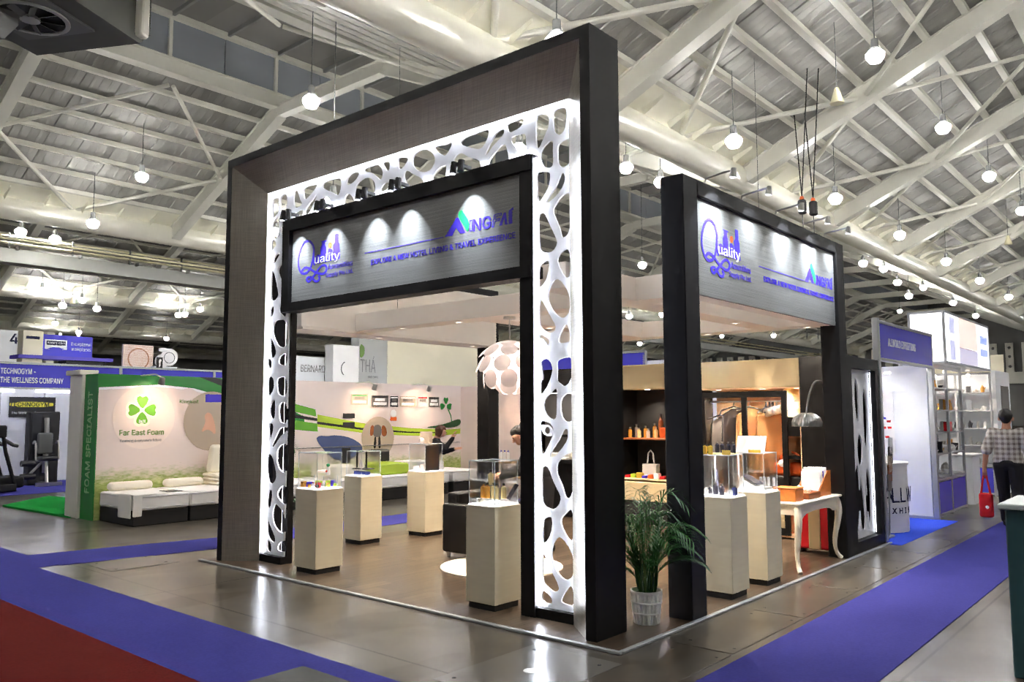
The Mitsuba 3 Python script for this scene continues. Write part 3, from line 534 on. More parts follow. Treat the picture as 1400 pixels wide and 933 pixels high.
# ceiling grid of the stand
CG = thing('ceiling_grid', 'white beam grid hung over the stand with small downlights', 'ceiling')
for n, b in (('beam', (-5.06, -.02, 1.8, 2.1)), ('beam', (-5.06, -.02, 5.2, 5.5)), ('beam', (-1.04, -.74, .66, 1.8)), ('beam', (-1.04, -.74, 2.1, 5.2)), ('beam', (-3.05, -2.75, 2.1, 5.2))):
    part(CG, n, cbx(b[0], b[1], b[2], b[3], 2.75, 2.98, .004), 'ceiling_white')
def downlight(x, y, k, w=.4, z=2.75):
    d = part(CG, 'downlight', lathe([(.035, -.006), (.055, -.006), (.055, 0), (.035, 0), (.035, -.006)], (x, y, z), 20), 'white_gloss')
    glow(d, 'lens', cyl((x, y, z - .001), (x, y, z - .004), .034, 14), WARM, 6., .01)
    spot(d + '_beam', (x, y, z - .02), (x, y, 0), k, WARM, 62, 34, w)
for x, y in ((-4.3, 1.95), (-3.3, 1.95), (-1.6, 1.95), (-.89, 3.0), (-.89, 4.3), (-2.9, 3.2), (-2.9, 4.4), (-.4, 1.95), (-4.2, 5.35), (-1.8, 5.35), (-.4, 5.35)): downlight(x, y, DOWN)
for x, y in ((-5.3, 2.4), (-5.3, 4.3)): downlight(x, y, DOWN, .4, 2.72)
for x, y in ((-4.4, .9), (-4.4, 5.35), (-1.0, 5.35)): part(CG, 'hanger', cyl((x, 1.95 if y < 1 else y, 2.98), (x, 1.95 if y < 1 else y, 6.5), .004, 4), 'grey_dark')

# ---------------------------------------------------------------- back wall of the stand
BK = 5.6
bw = thing('back_cabinet', 'black back cabinet with a lit grey niche behind the right leg of the portal', 'cabinet')
part(bw, 'header', bx(-5.2, -3.42, BK, 6.1, 2.0, 2.38), 'black_panel'); part(bw, 'niche_back', bx(-5.2, -3.42, 6.0, 6.1, 0, 2.0), 'grey_nook'); part(bw, 'counter', cbx(-5.2, -3.42, BK - .1, 6.0, .86, .92), 'black_panel')
part(bw, 'base', bx(-5.2, -3.42, BK, 6.0, .03, .86), 'black_panel'); part(bw, 'side', bx(-5.25, -5.2, BK, 6.1, 0, 2.38), 'black_panel'); part(bw, 'shelf', cbx(-5.2, -3.42, 5.75, 6.0, 1.28, 1.31), 'black_panel')
glow(bw, 'light_bar', bx(-5.1, -3.5, 5.66, 5.7, 1.985, 1.995), NEUT, 14., .6)
t = single('carved_mirror', 'white carved mirror standing in the grey niche', 'mirror', cat(onto(ext(Polygon(chaikin([(-.2, 0), (.2, 0), (.24, .3), (.16, .46), (0, .56), (-.16, .46), (-.24, .3)], 2)).difference(Point(0, .27).buffer(.14)), .03), (-4.35, 5.98, 1.31), 'front'), bx(-4.5, -4.2, 5.95, 5.96, 1.36, 1.8)), 'white_gloss')
t = thing('tray', 'slanted white tray of folded linen on the black counter', 'tray'); part(t, 'tray', cbx(-4.95, -4.45, 5.58, 5.9, .92, .96), 'white_gloss'); part(t, 'linen', rbx(-4.9, -4.5, 5.62, 5.86, .96, 1.02, .025), 'white_matt')
for i in range(4): single('rolled_towel', 'rolled cream towel piled on the black counter in the niche', 'towel', cyl((-4.35 + .1 * (i % 3), 5.6, .98 + .1 * (i // 3)), (-4.35 + .1 * (i % 3), 5.85, .98 + .1 * (i // 3)), .055, 14), 'cream_fabric', True, 'rolled towels in the niche')

bs = thing('bottle_shelf', 'dark open shelf unit with cream header and drawer between the portal and the front post', 'shelf')
x0, x1 = -3.40, -2.62
part(bs, 'header', cbx(x0, x1, BK, 6.1, 2.02, 2.39), 'cream'); part(bs, 'back', bx(x0, x1, 6.05, 6.1, 0, 2.02), 'black_matt'); part(bs, 'side', bx(x0 - .02, x0, BK, 6.1, 0, 2.39), 'black_panel'); part(bs, 'side', cbx(x1, -2.12, BK - .02, 6.1, 0, 2.40), 'black_panel', label='wide black upright')
for z in (1.26, .66): part(bs, 'shelf', cbx(x0, x1, BK, 6.05, z, z + .03), 'wood_dark' if z > 1 else 'cream')
part(bs, 'drawer', cbx(x0, x1, BK - .01, 6.0, .36, .64), 'cream'); part(bs, 'base', bx(x0, x1, BK + .03, 6.0, .0, .36), 'black_matt')
glow(bs, 'lamp', cyl((-3.0, 5.72, 2.018), (-3.0, 5.72, 2.012), .04, 14), WARM, 8., .03); spot(bs + '__beam', (-3.0, 5.72, 2.0), (-3.0, 5.85, 0), 4., WARM, 60, 40, .5)
G = 'bottles and jars on the dark shelf'
def bottle(c, h, r, m, cap='black_matt', name='bottle', lab=None, grp=None):
    t = thing(name, lab, 'bottle', grp); x, y, z = c
    part(t, 'body', lathe([(0, 0), (r, 0), (r, h * .68), (r * .9, h * .74), (r * .4, h * .8), (r * .4, h * .86), (0, h * .86)], c, 14), m, smooth=35); part(t, 'cap', cyl((x, y, z + h * .86), (x, y, z + h), r * .5, 10), cap, smooth=40); return t
for i, (dx, h, mt) in enumerate(((-.36, .16, 'bottle_amber'), (-.28, .2, 'chrome_soft'), (-.2, .15, 'bottle_cream'), (-.12, .18, 'bottle_amber'), (-.04, .14, 'white_gloss'), (.04, .22, 'bottle_amber'), (.1, .16, 'bottle_cream'))): bottle((-3.0 + dx, 5.78 + .06 * (i % 2), 1.29), h, .03, mt, 'chrome_soft', lab='small amber or clear toiletry bottle in the row on the dark shelf', grp=G)
bottle((-2.86, 5.85, 1.29), .36, .035, 'wood_dark', 'bottle_dark', lab='tall dark red wine bottle standing over the row of small bottles')
single('shelf_box', 'terracotta box at the right of the bottle row', 'box', rbx(-2.8, -2.66, 5.7, 5.9, 1.29, 1.45, .01), 'orange_leather')
single('white_bag', 'white paper bag with a dark handle on the lower shelf', 'bag', cat(cbx(-3.14, -2.9, 5.75, 5.87, .69, .9), tube([(-3.08, 5.81, .9), (-3.06, 5.81, 1.06), (-3.02, 5.81, 1.1), (-2.98, 5.81, 1.06), (-2.96, 5.81, .9)], .012, 8)), 'white_matt')
for i, mt in enumerate(('red_bag', 'lime', 'tube_bottle', 'ink_blue', 'orange_leather', 'card_white', 'red_bag')): single('soap_box', 'small colourful soap box lying on the lower shelf', 'box', rbx(-3.38 + i * .1, -3.3 + i * .1, 5.64, 5.74, .69, .73 + .02 * (i % 3), .008), mt, False, 'soap boxes on the lower shelf')

wd = thing('wardrobe', 'lit wardrobe with cream header and black framed glass doors', 'wardrobe')
x0, x1 = -2.12, -.62
part(wd, 'header', cbx(x0, x1, BK, 6.1, 2.0, 2.38), 'cream'); part(wd, 'back', bx(x0, x1, 6.22, 6.25, 0, 2.0), 'closet_warm', label='warm lit back'); part(wd, 'ceiling_board', bx(x0, x1, BK, 6.25, 1.985, 2.0), 'closet_warm'); part(wd, 'floor_board', bx(x0, x1, BK, 6.25, .03, .08), 'closet_warm')
part(wd, 'side', bx(x1, -.03, BK - .02, 6.1, 0, 2.39), 'black_panel', label='black end panel')
part(wd, 'partition', bx(-.86, -.84, BK + .02, 6.2, .08, 1.98), 'closet_warm'); part(wd, 'partition', bx(x1 - .02, x1, BK, 6.25, 0, 2.), 'closet_warm')
for z in (1.35, 1.05, .62): part(wd, 'side_shelf', bx(-.84, x1 - .02, BK + .02, 6.2, z, z + .25 if z > 1.3 else z + .04), 'black_panel')
def door(xa, xb, y):
    d = part(wd, 'door', onto(ext(sbox(xa, .06, xb, 1.95).difference(sbox(xa + .07, .15, xb - .07, 1.87)), .035), (0, y, 0), 'front'), 'black_panel'); part(d, 'pane', bx(xa + .07, xb - .07, y - .02, y - .015, .15, 1.87), 'glass_pane')
door(-2.07, -1.38, BK + .04); door(-1.43, -.80, BK + .0)
part(wd, 'rail', cyl((-2.08, 5.95, 1.82), (-.66, 5.95, 1.82), .013, 10), 'chrome', smooth=40)
for x in (-1.85, -1.2, -.72): glow(wd, 'lamp', cyl((x, 5.75, 1.984), (x, 5.75, 1.98), .035, 12), WARM, 8., .03); spot(wd + '__beam', (x, 5.75, 1.965), (x, 6.0, 0), 11., WARM, 64, 45, .7)
def coat(x, mt, lab, w=.42, L=.95, zt=1.72, th=.1):
    t = thing('coat', lab, 'coat')
    pr = [(-.05, 0), (.05, 0), (w * .5, -.09), (w * .56, -.5), (w * .52, -L), (-w * .52, -L), (-w * .56, -.5), (-w * .5, -.09)]
    m = ext(Polygon(pr), th); m = m.subdivide().subdivide().subdivide(); v = np.array(m.vertices); v[:, 2] += .025 * np.sin(v[:, 0] * 40 + x * 9) * np.clip(-v[:, 1], 0, 1); m.vertices = v
    m.apply_transform(trimesh.transformations.rotation_matrix(math.radians(38), (0, 1, 0))); part(t, 'cloth', onto(m, (x, 5.97, zt), 'front'), mt, smooth=50)
    part(t, 'hanger', cat(tube([(x - .16, 5.86, zt - .03), (x, 5.94, zt + .03), (x + .16, 6.02, zt - .03)], .012, 6), tube([(x, 5.94, zt + .03), (x, 5.95, zt + .08), (x + .02, 5.95, zt + .11)], .006, 6)), 'black_matt')
coat(-1.93, 'grey_coat', 'grey coat hanging at the left end of the wardrobe rail', .3, .75, 1.6); coat(-1.72, 'dark_coat', 'dark coat on the black hanger behind the left glass door', .36, 1.1); coat(-1.48, 'tan_coat', 'tan coat beside the middle door frame', .4, 1.15); coat(-1.17, 'tan_coat', 'tan coat in the middle of the right glass door', .44, .86, 1.7)
for i in range(4): single('clothes_hanger', 'empty dark clothes hanger bunched on the wardrobe rail', 'hanger', tube([(-1.3 + .05 * i, 5.8, 1.66), (-1.24 + .05 * i, 5.93, 1.74), (-1.24 + .05 * i, 5.95, 1.82), (-1.24 + .05 * i, 5.95, 1.74), (-1.18 + .05 * i, 6.08, 1.66)], .012, 6), 'black_matt', True, 'empty hangers on the wardrobe rail')
for i in range(3): single('rolled_blanket', 'cream rolled blanket tucked above the wardrobe rail', 'blanket', cyl((-1.18 + .12 * i, 5.8, 1.66 + .03 * i), (-1.06 + .12 * i, 6.1, 1.72 + .03 * i), .06, 14), 'cream_fabric', True, 'rolled blankets in the wardrobe')
single('hanging_bag', 'small black and tan bag hanging at the right of the wardrobe', 'bag', rbx(-.98, -.88, 5.9, 6.0, 1.3, 1.6, .02), 'dark_coat')
t = thing('leather_tote', 'orange leather tote bag on the black box in the wardrobe', 'bag'); part(t, 'body', rbx(-1.08, -.68, 5.72, 5.92, .82, 1.0, .05), 'orange_leather', smooth=40); part(t, 'handle', tube(spline([(-1.0, 5.8, .98), (-.96, 5.8, 1.1), (-.84, 5.8, 1.13), (-.74, 5.8, 1.08), (-.7, 5.8, .97)], 20), .016, 8), 'orange_leather', smooth=40); part(t, 'lining', ball((-.95, 5.76, .98), .06, 2), 'card_white', smooth=True)
single('black_case', 'black storage case under the orange tote', 'case', rbx(-1.12, -.66, 5.66, 5.96, .46, .82, .02), 'black_matt')
part(wd, 'drawer_block', cat(cbx(-1.15, -.88, 5.64, 6.1, .1, .42), cbx(-1.13, -.9, 5.63, 5.65, .12, .25), cbx(-1.13, -.9, 5.63, 5.65, .27, .4)), 'cream')

# ---------------------------------------------------------------- plinths and what they show
def plinth(x0, x1, y0, y1, lab, z=.885, ch_=.36, lid=True):
    t = thing('display_plinth', lab, 'plinth')
    part(t, 'toe_kick', bx(x0 + .02, x1 - .02, y0 + .02, y1 - .02, .012, .07), 'black_matt', label='dark recessed base'); part(t, 'column', cbx(x0, x1, y0, y1, .065, z - .012, .004), 'plinth')
    glow(t, 'light_top', bx(x0 + .015, x1 - .015, y0 + .015, y1 - .015, z - .012, z), (1, 1, 1), PLINTH, .8, 'glowing white top')
    c = thing('acrylic_case', 'clear acrylic case on the ' + lab.replace('display ', '').replace(' of the portal', '').replace(', second from the left', '').replace(' on its case', ''), 'display case'); a, b_, e, f = x0 + .02, x1 - .02, y0 + .02, y1 - .02; w = .005
    part(c, 'pane', bx(a, b_, e, e + w, z + .002, z + ch_), 'acrylic'); part(c, 'pane', bx(a, b_, f - w, f, z + .002, z + ch_), 'acrylic'); part(c, 'pane', bx(a, a + w, e + w, f - w, z + .002, z + ch_), 'acrylic'); part(c, 'pane', bx(b_ - w, b_, e + w, f - w, z + .002, z + ch_), 'acrylic')
    part(c, 'lid', bx(a, b_, e, f, z + ch_, z + ch_ + w), 'acrylic')
    ed = [cyl((p, q, z), (p, q, z + ch_ + w), .0035, 6) for p in (a, b_) for q in (e, f)] + [cyl((a, q, z + ch_ + w), (b_, q, z + ch_ + w), .0035, 6) for q in (e, f)] + [cyl((p, e, z + ch_ + w), (p, f, z + ch_ + w), .0035, 6) for p in (a, b_)]
    part(c, 'edge', cat(ed), 'acrylic_edge'); return z
zA = plinth(-3.985, -3.615, .18, .53, 'display plinth of trinkets nearest the left leg of the portal')
zB = plinth(-5.13, -4.79, 1.71, 2.06, 'display plinth with the black photo frame on top, second from the left', .875, .3)
zC = plinth(-5.02, -4.66, 2.70, 3.06, 'display plinth with perfume boxes in front of the woman')
zD = plinth(-1.485, -1.15, .19, .53, 'display plinth of amber bottles beside the right leg of the portal')
zE = plinth(-.19, .165, 1.86, 2.20, 'display plinth with two yellow tubes on its case beside the front post', .91)
zF = plinth(-.19, .165, 2.61, 2.96, 'display plinth with the white card on its case beside the cream table', .90)
cols = ['ink_blue', 'red_bag', 'chrome', 'bottle_amber', 'chrome_soft', 'ink_black', 'lime', 'card_white']
for i in range(34):
    x, y = -3.95 + rng.random() * .3, .22 + rng.random() * .27; r = .014 + .016 * rng.random()
    single('trinket', 'tiny coloured keepsake scattered on the glowing top of the trinket plinth', 'trinket', ball((x, y, zA + r), r, 1) if i % 3 else rbx(x - r, x + r, y - r, y + r, zA, zA + 2.4 * r, r * .3), cols[i % 8], i % 3 > 0, 'trinkets on the left front plinth')
t = thing('riser', 'clear acrylic riser among the trinkets', 'stand'); part(t, 'block', bx(-3.82, -3.66, .3, .48, zA + .002, zA + .13), 'acrylic'); part(t, 'edge', cat(*[cyl((x, y, zA), (x, y, zA + .13), .003, 6) for x in (-3.82, -3.66) for y in (.3, .48)]), 'acrylic_edge')
t = thing('figurine', 'small colourful figurine on the acrylic riser', 'figurine'); part(t, 'body', lathe([(0, 0), (.028, 0), (.02, .05), (.012, .08), (0, .085)], (-3.72, .4, zA + .132), 14), 'card_white', smooth=40); part(t, 'head', ball((-3.72, .4, zA + .232), .02, 2), 'ink_green', smooth=True); part(t, 'bow', ball((-3.72, .38, zA + .17), .014, 1), 'red_bag', smooth=True)
single('shell', 'pale seashell ornament at the back of the trinket plinth', 'ornament', ball((-3.88, .44, zA + .16), .05, 2, (1.4, 1, .3)), 'cream_fabric', True)
t = thing('photo_frame', 'black open frame standing on the second plinth', 'frame'); part(t, 'frame', onto(ext(sbox(-.1, .05, .1, .27).difference(sbox(-.085, .05, .085, .255)), .02), (-4.98, 1.88, zB + .04), 'front'), 'black_matt'); part(t, 'tray', cbx(-5.1, -4.83, 1.8, 1.97, zB + .07, zB + .085), 'black_matt')
for i, x in enumerate((-5.08, -5.0, -4.92, -4.86)): single('watch_box', 'dark blue watch box under the black tray of the second plinth', 'box', rbx(x - .025, x + .025, 1.84, 1.9, zB, zB + .045, .008), 'bottle_blue', False, 'watch boxes on the second plinth')
bottle((-4.99, 1.87, zB + .085), .1, .025, 'card_white', 'card_white', lab='white bottle inside the black photo frame')
for i, (x, y, h, mt) in enumerate(((-4.95, 2.8, .06, 'petal'), (-4.87, 2.86, .07, 'pink_white'), (-4.8, 2.8, .09, 'petal'), (-4.74, 2.9, .05, 'card_white'))): single('perfume_box', 'pale pink perfume box on the plinth in front of the woman', 'box', rbx(x - .03, x + .03, y - .03, y + .03, zC, zC + h, .006), mt, False, 'perfume boxes on the plinth')
single('perfume_carton', 'tan carton with black stripes on top of the perfume case', 'carton', rbx(-4.93, -4.75, 2.85, 2.92, zC + .366, zC + .53, .006), 'photo_tan'); single('perfume_flask', 'small flesh-coloured flask beside the tan carton', 'bottle', ball((-4.82, 2.78, zC + .41), .04, 2, (1, 1, 1)), 'petal', True)
t = thing('dark_panel_card', 'dark picture card on the right of the perfume plinth', 'card'); part(t, 'card', bx(-4.72, -4.7, 2.75, 3.0, zC + .002, zC + .34), 'screen_dark')
for i, (x, y, z) in enumerate(((-1.40, .32, 0), (-1.345, .31, 0), (-1.285, .33, 0), (-1.235, .3, 0), (-1.33, .34, .155), (-1.2, .36, 0))):
    base = zD + (.045 if z == 0 else 0); bottle((x, y, base + z), .13, .024, ('bottle_amber', 'bottle_amber', 'bottle_cream', 'bottle_cream', 'bottle_cream', 'bottle_cream')[i], 'black_matt', lab='small toiletry bottle with a black cap on the acrylic block beside the portal leg', grp='toiletry bottles on the right front plinth')
t = thing('acrylic_block', 'clear acrylic block carrying the toiletry bottles', 'stand'); part(t, 'block', bx(-1.43, -1.18, .27, .38, zD + .001, zD + .043), 'acrylic'); part(t, 'edge', cat(*[cyl((x, .27, zD), (x, .27, zD + .043), .003, 6) for x in (-1.43, -1.18)], cyl((-1.43, .27, zD + .043), (-1.18, .27, zD + .043), .003, 6)), 'acrylic_edge')
single('soap_ball', 'cream round soap in front of the toiletry bottles', 'soap', ball((-1.35, .24, zD + .026), .026, 2), 'cream_fabric', True); single('slanted_tray', 'dark slanted tray at the right of the toiletry bottles', 'tray', cyl((-1.22, .44, zD + .03), (-1.17, .50, zD + .16), .02, 8), 'bottle_dark')
for x in (-.12, -.065): bottle((x, 1.95, zE + .366), .10, .022, 'tube_bottle', 'ink_black', name='yellow_tube', lab='yellow tube standing upside down on the acrylic case beside the front post', grp='yellow tubes on the case')
t = thing('bottle_tray', 'dark glass bottles in a tray on the case behind the yellow tubes', 'tray'); part(t, 'tray', cbx(-.1, .12, 2.02, 2.15, zE + .366, zE + .38), 'bottle_cream')
for x in (-.06, -.01, .05, .1): bottle((x, 2.08, zE + .38), .1, .02, 'bottle_dark', 'chrome_soft', name='tray_bottle', lab='small dark bottle in the tray behind the yellow tubes', grp='dark bottles in the tray')
single('gold_plate', 'small gold name plate on the case beside the yellow tubes', 'plate', bx(.06, .14, 1.93, 1.935, zE + .366, zE + .41), 'tube_bottle')
for x, h, mt in ((-.13, .07, 'bottle_dark'), (-.05, .11, 'bottle_dark'), (.02, .1, 'bottle_dark'), (.09, .06, 'card_white'), (.12, .09, 'bottle_blue')): bottle((x, 1.98 + .5 * abs(x), zE), h, .024, mt, 'chrome_soft', name='dark_bottle', lab='small dark bottle on the glowing top of the plinth beside the front post', grp='bottles inside the first right case')
single('white_tube', 'white tube in the front corner of the plinth beside the front post', 'tube', lathe([(0, 0), (.016, 0), (.02, .05), (0, .07)], (-.1, 1.92, zE), 12), 'card_white', True)
t = thing('white_card', 'white card leaning back on top of the acrylic case', 'card'); m = bx(-.15, .15, -.004, .004, 0, .17); m.apply_transform(trimesh.transformations.rotation_matrix(-.35, (1, 0, 0))); m.apply_translation((-.03, 2.72, zF + .368)); part(t, 'sheet', m, 'card_white'); part(t, 'holder', bx(-.03, .09, 2.68, 2.7, zF + .366, zF + .395), 'tube_bottle')
t = thing('cosmetic_stand', 'white slanted stand with a silver box in the case beside the table', 'stand'); m = ext(Polygon([(-.16, 0), (.05, 0), (.05, .02), (-.14, .12)]), .2); part(t, 'wedge', onto(m, (0, 2.9, zF), 'front'), 'white_gloss'); part(t, 'box', cbx(-.02, .13, 2.68, 2.86, zF, zF + .035), 'white_gloss'); part(t, 'mirror', trimesh.Trimesh(bx(-.13, .03, 2.72, 2.88, 0, .006).vertices @ np.array([[1, 0, -.5], [0, 1, 0], [0, 0, 1]]) + (0, 0, zF + .07), bx(0, 1, 0, 1, 0, 1).faces), 'bottle_dark')
for x in (.0, .04, .08, .135): single('tag_card', 'small white card standing behind the silver box', 'card', cat(bx(x - .014, x + .014, 2.885, 2.89, zF + .035, zF + .12)), 'card_white', False, 'small cards in the case')

# ---------------------------------------------------------------- furniture of the stand
t = thing('armchair', 'black leather cube armchair behind the right front plinth', 'armchair'); X0, Y0_ = -3.42, 1.80
part(t, 'arm', rbx(X0, X0 + .8, Y0_, Y0_ + .14, .07, .62, .025), 'leather_black', smooth=40); part(t, 'arm', rbx(X0, X0 + .8, Y0_ + .68, Y0_ + .82, .07, .62, .025), 'leather_black', smooth=40); part(t, 'backrest', rbx(X0 - .02, X0 + .16, Y0_ + .1, Y0_ + .72, .07, .74, .03), 'leather_black', smooth=40)
part(t, 'seat', rbx(X0 + .14, X0 + .8, Y0_ + .14, Y0_ + .68, .16, .42, .04), 'leather_black', smooth=40)
for x in (X0 + .06, X0 + .74):
    for y in (Y0_ + .06, Y0_ + .76): part(t, 'leg', cyl((x, y, .012), (x, y, .09), .02, 10), 'chrome_soft', smooth=40)
single('round_rug', 'round cream rug beside the black armchair', 'rug', cyl((-2.45, 1.75, .013), (-2.45, 1.75, .025), .66, 48), 'rug_cream')
t = thing('round_table', 'small dark round table behind the right front plinth', 'table'); part(t, 'top', cyl((-2.16, 1.72, .55), (-2.16, 1.72, .58), .32, 32), 'black_panel'); part(t, 'stem', cyl((-2.16, 1.72, .026), (-2.16, 1.72, .55), .03, 12), 'chrome_soft', smooth=40); part(t, 'foot', cyl((-2.16, 1.72, .026), (-2.16, 1.72, .04), .2, 28), 'chrome_soft')

lp = thing('petal_lamp', 'large white pendant lamp of overlapping round petals glowing inside the stand', 'pendant lamp')
lc = np.array([-2.5, 1.95, 2.19]); glow(lp, 'globe', ball(lc, .2, 2), (1, .84, .74), 6., .8, 'glowing inner globe')
part(lp, 'core', tube([lc + (0, 0, .08), lc + (0, 0, .3), lc + (0, 0, .56)], .008, 8), 'chrome_soft'); part(lp, 'canopy', cyl(lc + (0, 0, .53), lc + (0, 0, .56), .07, 20), 'chrome_soft')
def petal_mesh():
    V, F, n, k = [], [], 18, 5
    for i in range(k + 1):
        r = i / k * .105
        for j in range(n):
            q = 2 * math.pi * j / n; x, y = r * math.cos(q) * .92, r * math.sin(q); V.append((x, y, -(x * x + y * y) * 1.2))
    for i in range(k):
        for j in range(n): a, b = i * n + j, i * n + (j + 1) % n; F += [(a, a + n, b + n), (a, b + n, b)]
    m = trimesh.Trimesh(np.array(V), np.array(F), process=False); return m
pd = PLY(petal_mesh(), 'petal_shell', smooth=True)
for ring, (el, n, r) in enumerate(((62, 5, .30), (32, 8, .335), (4, 9, .35), (-26, 8, .335), (-56, 5, .29))):
    for j in range(n):
        az = 2 * math.pi * (j + .5 * (ring % 2)) / n + .3; e2 = math.radians(el)
        d = np.array([math.cos(e2) * math.cos(az), math.cos(e2) * math.sin(az), math.sin(e2)]); til = d + np.array([0, 0, .42]); til /= np.linalg.norm(til)
        x = np.cross((0, 0, 1), til); x /= np.linalg.norm(x); y = np.cross(til, x)
        M = np.eye(4); M[:3, 0], M[:3, 1], M[:3, 2], M[:3, 3] = x, y, til, lc + d * r; part(lp, 'petal', at(pd, TF(M)), None)
t = thing('console_table', 'cream console table with curved legs at the right end of the stand', 'table')
tx0, tx1, ty0, ty1 = -.36, .20, 3.36, 4.62
part(t, 'top', rbx(tx0, tx1, ty0, ty1, .705, .73, .01), 'table_cream')
part(t, 'apron', cat(bx(tx0 + .04, tx0 + .06, ty0 + .06, ty1 - .06, .6, .706), bx(tx0 + .05, tx1 - .05, ty0 + .04, ty0 + .06, .6, .706), bx(tx0 + .05, tx1 - .05, ty1 - .06, ty1 - .04, .6, .706)), 'table_cream')
ap = sbox(ty0 + .06, .56, ty1 - .06, .706).difference(Polygon(chaikin([(ty0 + .13, .5), (ty0 + .2, .6), (ty0 + .63, .62), (ty1 - .2, .6), (ty1 - .13, .5)], 2))); part(t, 'apron', onto(ext(ap, .02), (tx1 - .06, 0, 0), 'right'), 'table_cream')
for sx, x in ((-1, tx0 + .06), (1, tx1 - .06)):
    for sy, y in ((-1, ty0 + .06), (1, ty1 - .06)):
        pts = spline([(x, y, .70), (x + sx * .022, y + sy * .022, .58), (x + sx * .012, y + sy * .012, .42), (x - sx * .015, y - sy * .015, .22), (x + sx * .0, y, .08), (x + sx * .035, y + sy * .035, .022)], 24)
        part(t, 'leg', tube(pts, np.interp(np.linspace(0, 1, 24), [0, .2, .5, .85, 1], [.036, .042, .03, .02, .026]), 10), 'table_cream', smooth=50)
t = thing('wooden_box', 'square orange wooden box on the near corner of the cream table', 'box'); part(t, 'body', cbx(-.12, .12, 3.46, 3.68, .73, .86), 'wood_orange'); part(t, 'lid', cbx(-.125, .125, 3.455, 3.685, .86, .875), 'wood_orange')
single('flat_wooden_tray', 'low dark orange wooden tray in the middle of the cream table', 'tray', cbx(-.16, .14, 3.78, 4.12, .73, .80), 'wood_dark'); single('low_box', 'low orange box at the left end of the cream table', 'box', rbx(-.33, -.15, 3.4, 3.6, .73, .79, .012), 'orange_leather')
t = thing('file_holder', 'orange slanted wooden holder with papers at the far end of the cream table', 'holder')
m = ext(Polygon([(4.16, .73), (4.52, .73), (4.52, 1.0), (4.42, 1.0), (4.16, .80)]), .012); part(t, 'side', onto(m, (.1, 0, 0), 'right'), 'wood_orange'); part(t, 'side', onto(m.copy(), (-.14, 0, 0), 'right'), 'wood_orange'); part(t, 'end', cbx(-.14, .11, 4.51, 4.525, .73, 1.0), 'wood_orange')
for i in range(6): single('brochure', 'pale brochure standing in the orange wooden holder', 'brochure', bx(-.12, .09, 4.24 + i * .04, 4.25 + i * .04, .76, 1.0 + .02 * (i % 3)), ('card_white', 'panel_white', 'cream_fabric', 'ink_violet', 'card_white', 'panel_white')[i], False, 'brochures in the orange holder')
for i in range(9): single('cream_flower', 'small cream flower head lying on the wooden tray', 'flower', ball((-.1 + .024 * i, 3.9 + .05 * ((i * 7) % 4), .82 + .012 * (i % 2)), .025, 1), 'cream_fabric', True, 'cream flowers on the tray')
t = thing('suitcase', 'red suitcase with a tan centre band standing under the cream table', 'suitcase'); part(t, 'shell', rbx(-.42, .06, 4.72, 4.94, .06, .62, .03), 'suitcase_red', smooth=40); part(t, 'band', cbx(-.24, -.10, 4.712, 4.945, .065, .625), 'suitcase_tan')
for x in (-.36, 0): part(t, 'wheel', cyl((x, 4.75, .04), (x, 4.91, .04), .028, 12), 'black_rubber'); part(t, 'stud', ball((x, 4.718, .13), .014, 1), 'chrome_soft')
al = thing('arc_lamp', 'chrome dome arc lamp leaning over the cream table', 'lamp')
dc = np.array([-.10, 4.42, 1.53]); part(al, 'shade', lathe([(.0, .125), (.05, .122), (.10, .105), (.145, .07), (.165, .02), (.165, -.03), (.16, -.03), (.155, .02), (.09, .095), (0, .115)], dc, 40), 'chrome', smooth=30)
part(al, 'rib', cat(*[tube([dc + (r * math.cos(q), r * math.sin(q), z) for r, z in ((.05, .124), (.10, .107), (.146, .071), (.167, .02), (.167, -.03))], .004, 5) for q in np.arange(24) * math.pi / 12]), 'chrome_soft')
glow(al, 'bulb', ball(dc + (0, 0, .0), .035, 1), WARM, 10., .1)
part(al, 'arc', tube(spline([dc + (0, 0, .125), (-.08, 4.46, 1.85), (-.05, 4.6, 2.02), (-.03, 4.8, 2.0), (-.1, 5.1, 1.7), (-.2, 5.3, 1.0), (-.22, 5.34, .06)], 50), .012, 10), 'chrome', smooth=50); part(al, 'foot', cyl((-.22, 5.34, .012), (-.22, 5.34, .06), .15, 28), 'black_panel')
